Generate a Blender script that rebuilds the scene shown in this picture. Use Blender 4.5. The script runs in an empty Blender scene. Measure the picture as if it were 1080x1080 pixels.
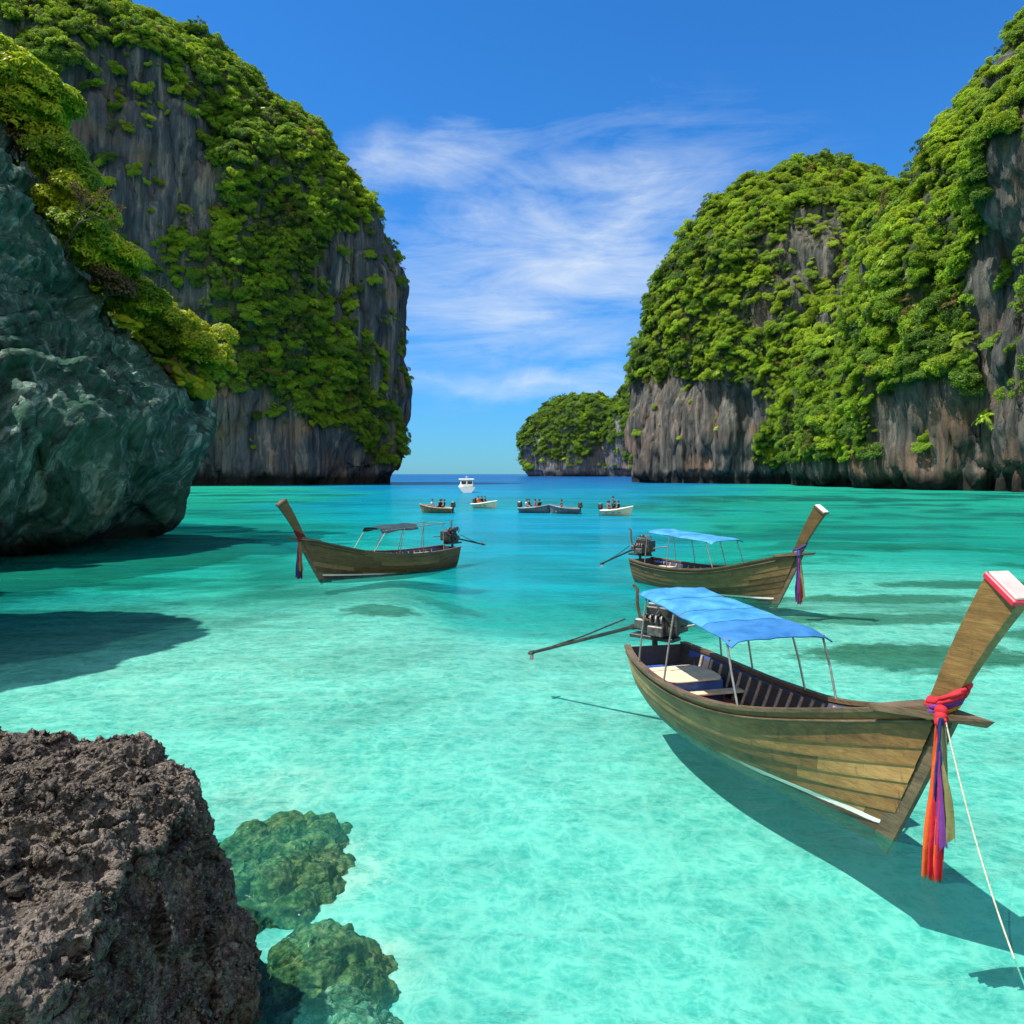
import bpy, math, random
import numpy as np
from mathutils import Vector, Matrix, Quaternion

R = math.radians
C = bpy.context.scene.collection
SC = bpy.context.scene

# ------------------------------------------------------------------ camera, sky, sun
CAM_H = 4.2
F = 848.0                                   # focal length in photo pixels (1080 wide)
cam_d = bpy.data.cameras.new('camera')
cam = bpy.data.objects.new('camera', cam_d)
C.objects.link(cam)
cam.location = (0, 0, CAM_H)
cam.rotation_euler = (R(90), 0, 0)
cam_d.sensor_width = 36
cam_d.lens = 36 * F / 1080
cam_d.shift_y = -40 / 1080
cam_d.clip_start = 0.1
cam_d.clip_end = 60000
SC.camera = cam

SUN_EL = R(62)
SUN_TO = Vector((0.94, 0.22, 0)).normalized()          # the way the light travels over the ground
travel = Vector((SUN_TO.x * math.cos(SUN_EL), SUN_TO.y * math.cos(SUN_EL), -math.sin(SUN_EL)))
sun_d = bpy.data.lights.new('sun', 'SUN')
sun_d.energy = 5.0
sun_d.angle = R(0.5)
sun_d.color = (1.0, 0.95, 0.86)
sun = bpy.data.objects.new('sun', sun_d)
sun.rotation_euler = travel.to_track_quat('-Z', 'Y').to_euler()
sun.location = (-40, 40, 80)
C.objects.link(sun)

world = bpy.data.worlds.new('World')
SC.world = world
world.use_nodes = True
wt = world.node_tree
wt.nodes.clear()
SKY_STRENGTH = 0.092


def nd(t, typ, **kw):
    n = t.nodes.new(typ)
    for k, v in kw.items():
        if k.startswith('i_'):
            n.inputs[k[2:].replace('_', ' ')].default_value = v
        else:
            setattr(n, k, v)
    return n


def mth(t, op, a, b=None, clamp=False):
    n = t.nodes.new('ShaderNodeMath')
    n.operation = op
    n.use_clamp = clamp
    for i, v in enumerate((a, b)):
        if v is None:
            continue
        if isinstance(v, (int, float)):
            n.inputs[i].default_value = v
        else:
            t.links.new(v, n.inputs[i])
    return n.outputs[0]


def ramp(t, fac, stops, interp='LINEAR'):
    n = t.nodes.new('ShaderNodeValToRGB')
    e = n.color_ramp.elements
    n.color_ramp.interpolation = interp
    while len(e) < len(stops):
        e.new(0.5)
    for el, (p, c) in zip(e, stops):
        el.position = p
        if isinstance(c, (int, float)):
            c = (c, c, c)
        el.color = (*c[:3], 1)
    t.links.new(fac, n.inputs[0])
    return n.outputs[0]


def mixc(t, fac, a, b, mode='MIX'):
    n = t.nodes.new('ShaderNodeMix')
    n.data_type = 'RGBA'
    n.blend_type = mode
    for s, v in ((n.inputs[0], fac), (n.inputs[6], a), (n.inputs[7], b)):
        if isinstance(v, (int, float)):
            s.default_value = v
        elif isinstance(v, tuple):
            s.default_value = (*v, 1)
        else:
            t.links.new(v, s)
    return n.outputs[2]


def mapping(t, vec, scale=(1, 1, 1), rot=(0, 0, 0), loc=(0, 0, 0)):
    n = t.nodes.new('ShaderNodeMapping')
    n.inputs['Scale'].default_value = scale
    n.inputs['Rotation'].default_value = rot
    n.inputs['Location'].default_value = loc
    t.links.new(vec, n.inputs['Vector'])
    return n.outputs[0]


def noise(t, vec, scale, detail=4, rough=0.55, dist=0.0):
    n = t.nodes.new('ShaderNodeTexNoise')
    n.inputs['Scale'].default_value = scale
    n.inputs['Detail'].default_value = detail
    n.inputs['Roughness'].default_value = rough
    n.inputs['Distortion'].default_value = dist
    t.links.new(vec, n.inputs['Vector'])
    return n.outputs[0]


def build_world():
    t = wt
    sky = nd(t, 'ShaderNodeTexSky', sky_type='NISHITA', sun_disc=False, sun_elevation=SUN_EL,
             sun_rotation=math.atan2(-SUN_TO.x, -SUN_TO.y), altitude=0.0,
             air_density=1.0, dust_density=0.1, ozone_density=3.0)
    tc = nd(t, 'ShaderNodeTexCoord')
    d = tc.outputs['Generated']
    sep = nd(t, 'ShaderNodeSeparateXYZ')
    t.links.new(d, sep.inputs[0])
    az = mth(t, 'ARCTAN2', sep.outputs[0], sep.outputs[1])
    el = mth(t, 'ARCSINE', sep.outputs[2])
    # clear tropical air: a deeper blue than the standard sky, above all near the horizon
    air = ramp(t, mth(t, 'ADD', sep.outputs[2], 0.0, True), [(0.0, (0.18, 0.50, 0.86)), (0.10, (0.20, 0.58, 0.98)), (0.30, (0.22, 0.70, 1.16)), (0.6, (0.20, 0.74, 1.24))])
    skyc = mixc(t, 1.0, sky.outputs[0], air, 'MULTIPLY')
    cmb = nd(t, 'ShaderNodeCombineXYZ')
    t.links.new(az, cmb.inputs[0])
    t.links.new(el, cmb.inputs[1])
    p = cmb.outputs[0]
    # thin high cloud: two stretched noises, gathered into a few drifting banks
    m1 = mapping(t, p, (2.6, 9.0, 1), (0, 0, R(-14)))
    n1 = noise(t, m1, 1.6, 9, 0.62, 0.9)
    m2 = mapping(t, p, (5, 26, 1), (0, 0, R(16)))
    n2 = noise(t, m2, 1.3, 8, 0.66, 1.4)
    body = mth(t, 'ADD', mth(t, 'MULTIPLY', n1, 0.74), mth(t, 'MULTIPLY', n2, 0.26))

    wob = nd(t, 'ShaderNodeTexNoise', i_Scale=5.0, i_Detail=5.0)
    t.links.new(p, wob.inputs['Vector'])
    pw = nd(t, 'ShaderNodeVectorMath', operation='MULTIPLY_ADD')
    t.links.new(wob.outputs['Color'], pw.inputs[0])
    pw.inputs[1].default_value = (0.22, 0.10, 0)
    t.links.new(p, pw.inputs[2])
    pws = nd(t, 'ShaderNodeVectorMath', operation='SUBTRACT')
    t.links.new(pw.outputs[0], pws.inputs[0])
    pws.inputs[1].default_value = (0.11, 0.05, 0)
    def bank(a0, e0, ra, re, tilt):
        v = nd(t, 'ShaderNodeVectorMath', operation='SUBTRACT')
        t.links.new(pws.outputs[0], v.inputs[0])
        v.inputs[1].default_value = (a0, e0, 0)
        mm = mapping(t, v.outputs[0], (1, 1, 1), (0, 0, -tilt))
        mm = mapping(t, mm, (1 / ra, 1 / re, 1))
        ln = nd(t, 'ShaderNodeVectorMath', operation='LENGTH')
        t.links.new(mm, ln.inputs[0])
        return mth(t, 'SUBTRACT', 1.0, ln.outputs['Value'], clamp=True)
    banks = bank(0.05, 0.265, 0.40, 0.19, R(14))
    for b in ((-0.10, 0.37, 0.22, 0.05, R(4)), (0.04, 0.118, 0.30, 0.030, R(3)), 
              (-0.02, 0.20, 0.3, 0.09, R(-12)), (-1.6, 0.4, 0.9, 0.2, 0), (2.2, 0.5, 1.0, 0.25, 0)):
        banks = mth(t, 'MAXIMUM', banks, bank(*b))
    dens = mth(t, 'ADD', body, mth(t, 'MULTIPLY', banks, 0.30))
    cl = ramp(t, dens, [(0.53, 0.0), (0.70, 0.30), (0.92, 0.80)])
    cl = mth(t, 'MULTIPLY', cl, ramp(t, banks, [(0.0, 0.0), (0.55, 1.0)]))
    col = mixc(t, cl, skyc, (5.0, 5.6, 6.2))
    # bright broken cloud added out of view behind the viewer, to fill shaded faces
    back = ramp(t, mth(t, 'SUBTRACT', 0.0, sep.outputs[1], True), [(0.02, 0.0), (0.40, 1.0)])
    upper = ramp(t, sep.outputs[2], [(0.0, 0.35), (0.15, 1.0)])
    fill_puff = ramp(t, noise(t, d, 2.6, 8, 0.6, 0.4), [(0.36, 0.0), (0.50, 1.0)])
    col = mixc(t, mth(t, 'MULTIPLY', mth(t, 'MULTIPLY', back, upper), fill_puff), col, (8.0, 8.1, 8.1))
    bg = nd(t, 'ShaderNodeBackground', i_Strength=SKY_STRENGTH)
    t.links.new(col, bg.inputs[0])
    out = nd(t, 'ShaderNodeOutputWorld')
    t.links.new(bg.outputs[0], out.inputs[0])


build_world()
SC.view_settings.view_transform = 'Standard'
SC.view_settings.look = 'None'
SC.view_settings.exposure = 0.8
SC.view_settings.gamma = 1.0
SC.cycles.max_bounces = 8
SC.cycles.transparent_max_bounces = 12
SC.cycles.diffuse_bounces = 3
SC.cycles.glossy_bounces = 3
SC.cycles.transmission_bounces = 4
SC.cycles.caustics_reflective = False
SC.cycles.caustics_refractive = False
SC.cycles.sample_clamp_indirect = 6
SC.cycles.use_denoising = True

random.seed(5)
RNG = np.random.default_rng(11)


# ------------------------------------------------------------------ numeric noise
def _h(ix, iy, iz, s):
    h = (ix * 374761393 + iy * 668265263 + iz * 2147483647 + s * 1274126177) & 0xFFFFFFFF
    h = ((h ^ (h >> 13)) * 1274126177) & 0xFFFFFFFF
    h = ((h ^ (h >> 16)) * 2246822519) & 0xFFFFFFFF
    return ((h ^ (h >> 15)) & 0xFFFFFF) / float(0xFFFFFF)


def vn(P, freq=(1, 1, 1), seed=0):
    """smooth value noise in -1..1"""
    Q = P * np.asarray(freq, float)
    i = np.floor(Q).astype(np.int64)
    f = Q - i
    f = f * f * f * (f * (f * 6 - 15) + 10)
    out = 0
    for dx in (0, 1):
        wx = f[:, 0] if dx else 1 - f[:, 0]
        for dy in (0, 1):
            wy = f[:, 1] if dy else 1 - f[:, 1]
            for dz in (0, 1):
                wz = f[:, 2] if dz else 1 - f[:, 2]
                out = out + wx * wy * wz * _h(i[:, 0] + dx, i[:, 1] + dy, i[:, 2] + dz, seed)
    return out * 2 - 1


def fbm(P, freq, octs=4, gain=0.5, seed=0, ridged=False):
    a, s, out = 1.0, 0.0, 0
    fr = np.asarray(freq, float) * np.ones(3)
    for o in range(octs):
        n = vn(P + 17.3 * o, fr, seed + o * 7)
        if ridged:
            n = 1 - 2 * np.abs(n)
        out = out + a * n
        s += a
        a *= gain
        fr = fr * 2.03
    return out / s


def worley(P, freq, seed=0):
    """distance to the nearest scattered point, and to the second"""
    Q = P * np.asarray(freq, float)
    i = np.floor(Q).astype(np.int64)
    d1 = np.full(len(P), 9.0)
    d2 = np.full(len(P), 9.0)
    for dx in (-1, 0, 1):
        for dy in (-1, 0, 1):
            for dz in (-1, 0, 1):
                jx, jy, jz = i[:, 0] + dx, i[:, 1] + dy, i[:, 2] + dz
                px = jx + _h(jx, jy, jz, seed) - Q[:, 0]
                py = jy + _h(jx, jy, jz, seed + 1) - Q[:, 1]
                pz = jz + _h(jx, jy, jz, seed + 2) - Q[:, 2]
                d = px * px + py * py + pz * pz
                nearer = d < d1
                d2 = np.where(nearer, d1, np.minimum(d2, d))
                d1 = np.where(nearer, d, d1)
    return np.sqrt(d1), np.sqrt(d2)


def sstep(a, b, x):
    t = np.clip((x - a) / (b - a), 0, 1)
    return t * t * (3 - 2 * t)


# ------------------------------------------------------------------ mesh helpers
def np_mesh(name, V, quads, smooth=True):
    me = bpy.data.meshes.new(name)
    V = np.asarray(V, np.float32)
    quads = np.asarray(quads, np.int32)
    k = quads.shape[1]
    me.vertices.add(len(V))
    me.vertices.foreach_set('co', V.ravel())
    me.loops.add(quads.size)
    me.loops.foreach_set('vertex_index', quads.ravel())
    me.polygons.add(len(quads))
    me.polygons.foreach_set('loop_start', np.arange(len(quads), dtype=np.int32) * k)
    me.polygons.foreach_set('loop_total', np.full(len(quads), k, np.int32))
    me.update(calc_edges=True)
    me.polygons.foreach_set('use_smooth', np.full(len(quads), smooth))
    return me


def link(name, me, mat=None, parent=None):
    o = bpy.data.objects.new(name, me)
    C.objects.link(o)
    if mat is not None and me is not None:
        for m in (mat if isinstance(mat, (list, tuple)) else [mat]):
            me.materials.append(m)
    if parent is not None:
        o.parent = parent
    return o


def tag(o, label=None, cat=None, group=None, kind=None):
    for k, v in (('label', label), ('category', cat), ('group', group), ('kind', kind)):
        if v:
            o[k] = v
    return o


def empty(name, loc=(0, 0, 0), rz=0.0):
    o = bpy.data.objects.new(name, None)
    o.empty_display_size = 0.2
    C.objects.link(o)
    o.location = loc
    o.rotation_euler = (0, 0, rz)
    return o


class MB:
    """collects shapes, then links them as ONE mesh object"""

    def __init__(self):
        self.v, self.f, self.m, self.sm = [], [], [], []

    def add(self, verts, faces, mat=0, smooth=False):
        b = len(self.v)
        self.v += [tuple(p) for p in verts]
        self.f += [tuple(i + b for i in f) for f in faces]
        self.m += [mat] * len(faces)
        self.sm += [smooth] * len(faces)
        return self

    def box(self, c, s, rot=None, bev=0.0, mat=0, taper=1.0):
        x, y, z = (k / 2 for k in s)
        b = min(bev, x * .9, y * .9, z * .9)
        c = Vector(c)
        q = rot or Matrix.Identity(3)
        if b <= 0:
            P = [(sx * x * (taper if sz > 0 else 1), sy * y * (taper if sz > 0 else 1), sz * z) for sz in (-1, 1) for sy in (-1, 1) for sx in (-1, 1)]
            Fc = [(0, 2, 3, 1), (4, 5, 7, 6), (0, 1, 5, 4), (2, 6, 7, 3), (0, 4, 6, 2), (1, 3, 7, 5)]
            return self.add([c + q @ Vector(p) for p in P], Fc, mat)
        rings = []
        for zz, inset in ((-z, b), (-z + b, 0), (z - b, 0), (z, b)):
            k = taper if zz > 0 else 1
            X, Y = (x - inset) * k, (y - inset) * k
            cb = max(b - inset, b * .3)
            rings.append([(X - cb, -Y, zz), (X, -Y + cb, zz), (X, Y - cb, zz), (X - cb, Y, zz),
                          (-X + cb, Y, zz), (-X, Y - cb, zz), (-X, -Y + cb, zz), (-X + cb, -Y, zz)])
        P = [c + q @ Vector(p) for r in rings for p in r]
        Fc = []
        for r in range(3):
            for i in range(8):
                Fc.append((r * 8 + i, r * 8 + (i + 1) % 8, r * 8 + 8 + (i + 1) % 8, r * 8 + 8 + i))
        Fc += [tuple(range(7, -1, -1)), tuple(range(24, 32))]
        return self.add(P, Fc, mat)

    def tube(self, pts, rad, n=10, mat=0, caps=True, smooth=True, flat=None):
        pts = [Vector(p) for p in pts]
        N = len(pts)
        rads = rad if isinstance(rad, (list, tuple)) else [rad] * N
        V, Fc = [], []
        prev = None
        for i, p in enumerate(pts):
            d = (pts[min(i + 1, N - 1)] - pts[max(i - 1, 0)]).normalized()
            a = prev if prev is not None else (Vector((0, 0, 1)) if abs(d.z) < .9 else Vector((1, 0, 0)))
            a = (a - d * a.dot(d)).normalized()
            prev = a
            b = d.cross(a)
            for k in range(n):
                t = 2 * math.pi * k / n
                V.append(p + (a * math.cos(t) * (flat or 1) + b * math.sin(t)) * rads[i])
        for i in range(N - 1):
            for k in range(n):
                Fc.append((i * n + k, i * n + (k + 1) % n, (i + 1) * n + (k + 1) % n, (i + 1) * n + k))
        self.add(V, Fc, mat, smooth)
        if caps:
            self.add(V[:n], [tuple(range(n - 1, -1, -1))], mat)
            self.add(V[-n:], [tuple(range(n))], mat)
        return self

    def lathe(self, c, axis, prof, n=20, mat=0, smooth=True):
        """prof: list of (distance along axis, radius)"""
        c, ax = Vector(c), Vector(axis).normalized()
        return self.tube([c + ax * a for a, r in prof], [max(r, 1e-4) for a, r in prof], n, mat, True, smooth)

    def sheet(self, rows, mat=0, smooth=True, thick=0.0):
        """rows: grid of points; thick closes it into a slab along -Z"""
        h, w = len(rows), len(rows[0])
        V = [Vector(p) for r in rows for p in r]
        Fc = [(i * w + j, i * w + j + 1, (i + 1) * w + j + 1, (i + 1) * w + j) for i in range(h - 1) for j in range(w - 1)]
        self.add(V, Fc, mat, smooth)
        if thick:
            V2 = [p + Vector((0, 0, -thick)) for p in V]
            self.add(V2, [f[::-1] for f in Fc], mat, smooth)
            loop = [j for j in range(w)] + [i * w + w - 1 for i in range(1, h)] + [(h - 1) * w + j for j in range(w - 2, -1, -1)] + [i * w for i in range(h - 2, 0, -1)]
            n = len(loop)
            self.add([V[i] for i in loop] + [V2[i] for i in loop], [(i, n + i, n + (i + 1) % n, (i + 1) % n) for i in range(n)], mat)
        return self

    def build(self, name, mats, parent=None):
        me = bpy.data.meshes.new(name)
        me.from_pydata(self.v, [], self.f)
        for m in (mats if isinstance(mats, (list, tuple)) else [mats]):
            me.materials.append(m)
        me.polygons.foreach_set('material_index', self.m)
        me.polygons.foreach_set('use_smooth', self.sm)
        me.update()
        o = bpy.data.objects.new(name, me)
        C.objects.link(o)
        if parent is not None:
            o.parent = parent
        return o


# ------------------------------------------------------------------ materials
def new_mat(name):
    m = bpy.data.materials.new(name)
    m.use_nodes = True
    t = m.node_tree
    t.nodes.clear()
    out = t.nodes.new('ShaderNodeOutputMaterial')
    return m, t, out


def bump(t, h, strength, dist, normal=None):
    n = t.nodes.new('ShaderNodeBump')
    n.inputs['Strength'].default_value = strength
    n.inputs['Distance'].default_value = dist
    t.links.new(h, n.inputs['Height'])
    if normal is not None:
        t.links.new(normal, n.inputs['Normal'])
    return n.outputs[0]


def principled(t, out, col, rough=0.6, spec=0.4, metal=0.0, normal=None):
    b = t.nodes.new('ShaderNodeBsdfPrincipled')
    for s, v in ((b.inputs['Base Color'], col), (b.inputs['Roughness'], rough)):
        if isinstance(v, (int, float)):
            s.default_value = v
        elif isinstance(v, tuple):
            s.default_value = (*v, 1)
        else:
            t.links.new(v, s)
    b.inputs['Specular IOR Level'].default_value = spec
    b.inputs['Metallic'].default_value = metal
    if normal is not None:
        t.links.new(normal, b.inputs['Normal'])
    t.links.new(b.outputs[0], out.inputs[0])
    return b


def simple_mat(name, a, b, scale=6, rough=0.55, spec=0.4, metal=0.0, bmp=0.15, dist=0.01):
    """two-tone worn surface"""
    m, t, out = new_mat(name)
    tc = nd(t, 'ShaderNodeTexCoord')
    n = noise(t, tc.outputs['Object'], scale, 6, 0.65)
    c = ramp(t, n, [(0.32, a), (0.68, b)])
    n2 = noise(t, tc.outputs['Object'], scale * 7, 4, 0.6)
    principled(t, out, c, rough, spec, metal, bump(t, n2, bmp, dist))
    return m


def rock_mat(name, zs, cols, veg=(0.045, 0.080, 0.016), fine=1.0, shear=(0, 0, 0), stain=None, tide=3.0, use_veg=True, moss=None):
    m, t, out = new_mat(name)
    g = nd(t, 'ShaderNodeNewGeometry')
    p = g.outputs['Position']
    ps = mapping(t, p, (1, 1, 1), shear)
    if any(shear):
        wv = nd(t, 'ShaderNodeTexNoise', i_Scale=0.16, i_Detail=3.0)
        t.links.new(p, wv.inputs['Vector'])
        wa = nd(t, 'ShaderNodeVectorMath', operation='MULTIPLY_ADD')
        t.links.new(wv.outputs['Color'], wa.inputs[0])
        wa.inputs[1].default_value = (5, 5, 5)
        t.links.new(ps, wa.inputs[2])
        ps = wa.outputs[0]
    st = mapping(t, ps, (zs, zs, zs * 0.10))
    n1 = noise(t, st, 1.0, 8, 0.68, 0.7)
    big = noise(t, p, zs * 0.28, 4, 0.55)
    st2 = mapping(t, ps, (zs * 3.1, zs * 3.1, zs * 0.22))
    n2 = noise(t, st2, 1.0, 6, 0.65, 0.4)
    mixn = mth(t, 'ADD', mth(t, 'MULTIPLY', n1, 0.70), mth(t, 'MULTIPLY', n2, 0.30))
    c = ramp(t, mixn, cols)
    if stain:
        sf = ramp(t, mth(t, 'ADD', mth(t, 'MULTIPLY', big, 0.7), mth(t, 'MULTIPLY', n1, 0.3)), [(0.53, 0.0), (0.66, 0.8)])
        c = mixc(t, sf, c, stain)
    if use_veg and not moss:
        # rust washed down the lower walls
        sz = nd(t, 'ShaderNodeSeparateXYZ')
        t.links.new(p, sz.inputs[0])
        lowz = ramp(t, mth(t, 'DIVIDE', sz.outputs[2], 60.0), [(0.0, 1.0), (0.35, 0.8), (0.75, 0.0)])
        rz_ = ramp(t, mth(t, 'ADD', mth(t, 'MULTIPLY', noise(t, p, 0.035, 3, 0.5), 0.6), mth(t, 'MULTIPLY', n2, 0.4)), [(0.50, 0.0), (0.60, 0.55)])
        c = mixc(t, mth(t, 'MULTIPLY', lowz, rz_), c, (0.33, 0.165, 0.085))
    if moss:
        mf = ramp(t, noise(t, st, 0.7, 5, 0.7, 1.2), [(0.45, 0.0), (0.62, 0.85)])
        c = mixc(t, mf, c, moss)
    blk = ramp(t, noise(t, st2, 0.45, 5, 0.7, 0.5), [(0.28, 0.9), (0.46, 0.0)])
    c = mixc(t, blk, c, (0.018, 0.019, 0.02))
    if use_veg:
        at = nd(t, 'ShaderNodeAttribute', attribute_name='veg')
        vf = mth(t, 'MULTIPLY', at.outputs['Fac'], ramp(t, noise(t, p, 0.35 * fine, 5, 0.7), [(0.34, 0.0), (0.52, 0.95)]))
        c = mixc(t, vf, c, veg)
    sep = nd(t, 'ShaderNodeSeparateXYZ')
    t.links.new(p, sep.inputs[0])
    zz = mth(t, 'ADD', sep.outputs[2], mth(t, 'MULTIPLY', n2, 1.2 * tide / 3))
    tf = ramp(t, mth(t, 'DIVIDE', zz, tide * 2), [(0.36, 0.92), (0.62, 0.0)])
    c = mixc(t, tf, c, (0.014, 0.015, 0.013))
    nb = noise(t, st2, 1.6, 8, 0.72, 0.3)
    nf = noise(t, p, 2.2 * fine, 6, 0.7)
    b1 = bump(t, nb, 1.0, 2.2 / fine)
    b2 = bump(t, nf, 0.8, 0.5 / fine, b1)
    principled(t, out, c, 0.85, 0.25, 0, b2)
    return m


def leaf_mat(name, dark, light, trans, tf=0.35):
    m, t, out = new_mat(name)
    oi = nd(t, 'ShaderNodeObjectInfo')
    g = nd(t, 'ShaderNodeNewGeometry')
    isl = g.outputs['Random Per Island']
    big = noise(t, g.outputs['Position'], 0.05, 3, 0.6)
    f = mth(t, 'ADD', mth(t, 'MULTIPLY', oi.outputs['Random'], 0.40), mth(t, 'ADD', mth(t, 'MULTIPLY', isl, 0.28), mth(t, 'MULTIPLY', big, 0.42)))
    c = ramp(t, f, [(0.28, dark), (0.62, tuple((a + b) / 2 for a, b in zip(dark, light))), (0.86, light)])
    b = t.nodes.new('ShaderNodeBsdfPrincipled')
    t.links.new(c, b.inputs['Base Color'])
    b.inputs['Roughness'].default_value = 0.5
    b.inputs['Specular IOR Level'].default_value = 0.3
    tr = t.nodes.new('ShaderNodeBsdfTranslucent')
    tc = mixc(t, 0.6, c, trans)
    t.links.new(tc, tr.inputs[0])
    mx = t.nodes.new('ShaderNodeMixShader')
    mx.inputs[0].default_value = tf
    t.links.new(b.outputs[0], mx.inputs[1])
    t.links.new(tr.outputs[0], mx.inputs[2])
    t.links.new(mx.outputs[0], out.inputs[0])
    return m


M = {}
M['rock_left'] = rock_mat('limestone_blue_grey', 0.20, [(0.31, (0.018, 0.025, 0.034)), (0.43, (0.06, 0.078, 0.098)), (0.53, (0.12, 0.138, 0.155)), (0.62, (0.36, 0.32, 0.27)), (0.72, (0.09, 0.10, 0.115))], stain=(0.24, 0.15, 0.085), tide=5)
M['rock_right'] = rock_mat('limestone_streaked', 0.24, [(0.32, (0.018, 0.020, 0.020)), (0.43, (0.060, 0.064, 0.060)), (0.52, (0.13, 0.13, 0.115)), (0.63, (0.29, 0.265, 0.215)), (0.74, (0.075, 0.078, 0.072))], stain=(0.20, 0.105, 0.06), tide=5)
M['rock_near'] = rock_mat('limestone_algae', 0.9, [(0.35, (0.010, 0.017, 0.014)), (0.44, (0.045, 0.095, 0.075)), (0.52, (0.10, 0.195, 0.155)), (0.60, (0.44, 0.58, 0.47)), (0.70, (0.075, 0.135, 0.105))], fine=4.0, shear=(0, R(-42), 0), tide=1.2, moss=(0.030, 0.145, 0.085))

M['leaf_a'] = leaf_mat('canopy_green', (0.085, 0.165, 0.012), (0.26, 0.45, 0.026), (0.52, 0.66, 0.015))
M['leaf_b'] = leaf_mat('canopy_yellow_green', (0.13, 0.21, 0.012), (0.36, 0.54, 0.028), (0.66, 0.72, 0.015))
M['leaf_c'] = leaf_mat('canopy_dark', (0.040, 0.092, 0.015), (0.165, 0.30, 0.028), (0.28, 0.44, 0.015))
M['leaf_near'] = leaf_mat('shrub_green', (0.050, 0.105, 0.009), (0.29, 0.42, 0.020), (0.52, 0.66, 0.015), 0.42)
M['leaf_near_y'] = leaf_mat('shrub_yellow_green', (0.15, 0.20, 0.010), (0.52, 0.57, 0.024), (0.75, 0.76, 0.02), 0.45)
M['leaf_dry'] = leaf_mat('shrub_dry', (0.06, 0.045, 0.018), (0.20, 0.13, 0.05), (0.3, 0.2, 0.06), 0.25)
M['bark'] = simple_mat('bark', (0.05, 0.038, 0.026), (0.16, 0.13, 0.10), 5, 0.9, 0.2, 0, 0.5, 0.03)


# ------------------------------------------------------------------ sea bed and water
def depth_at(x, y):
    d = np.hypot(x, np.maximum(y, 0) + 0.0)
    b = np.interp(d, [0, 14, 24, 34, 46, 62, 90, 140, 250, 420, 900, 20000],
                  [1.45, 1.42, 1.15, 1.5, 2.3, 3.3, 4.8, 7.0, 13, 22, 32, 45])
    P = np.stack([x, y, np.zeros_like(x)], 1)
    n = fbm(P, 0.045, 3, 0.5, 31)
    n2 = fbm(P, 0.16, 3, 0.5, 37)
    b = b * (1 + 0.40 * n * sstep(18, 40, d) + 0.12 * n * (1 - sstep(18, 40, d)) + 0.07 * n2)
    # deeper along the left cliff, and a little on the right-hand side of the bay
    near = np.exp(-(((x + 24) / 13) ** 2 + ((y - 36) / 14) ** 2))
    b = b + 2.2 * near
    right = sstep(14, 40, x) * sstep(18, 40, y) * (1 - sstep(90, 160, y))
    b = b + 1.1 * right
    # a deeper channel down the middle, a paler sand bank towards the left
    bear = x / np.maximum(y, 1.0)
    mid = sstep(-0.16, -0.02, bear) * (1 - sstep(0.20, 0.36, bear)) * sstep(19, 30, d + 3 * n) * (1 - sstep(60, 110, d))
    b = b + 3.4 * mid
    b = b - 0.42 * np.exp(-(((x + 7.5) / 6.5) ** 2 + ((y - 18) / 4.5) ** 2))
    return np.maximum(b, 0.8)


REEF = [(-3.15, 10.6, 1.30, 1.60, -0.58), (-1.95, 8.45, 0.86, 0.98, -0.62), (-1.42, 6.95, 0.92, 0.78, -0.42)]


def water_column(x, y, dep):
    """depth of clear water above whatever lies below: the sand, or a sunken rock"""
    for cx, cy, rx, ry, top in REEF:
        e = np.sqrt(((x - cx) / rx) ** 2 + ((y - cy) / ry) ** 2)
        dep = np.minimum(dep, 0.60 + (dep - 0.60) * sstep(0.45, 0.92, e))
    return dep


def axis_pts(lo, hi, d0, growth, c=0.0):
    pts = [c]
    s = d0
    x = c
    while x < hi:
        x += s
        pts.append(x)
        s *= growth
    x, s = c, d0
    neg = []
    while x > lo:
        x -= s
        neg.append(x)
        s *= growth
    return np.array(neg[::-1] + pts)


xs = axis_pts(-24000, 24000, 0.35, 1.045)
ys = axis_pts(-300, 30000, 0.35, 1.04, 9.0)
GX, GY = np.meshgrid(xs, ys)
gx, gy = GX.ravel(), GY.ravel()
W_, H_ = len(xs), len(ys)
idx = np.arange(W_ * H_).reshape(H_, W_)
gq = np.stack([idx[:-1, :-1], idx[:-1, 1:], idx[1:, 1:], idx[1:, :-1]], -1).reshape(-1, 4)
dep = depth_at(gx, gy)


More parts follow.
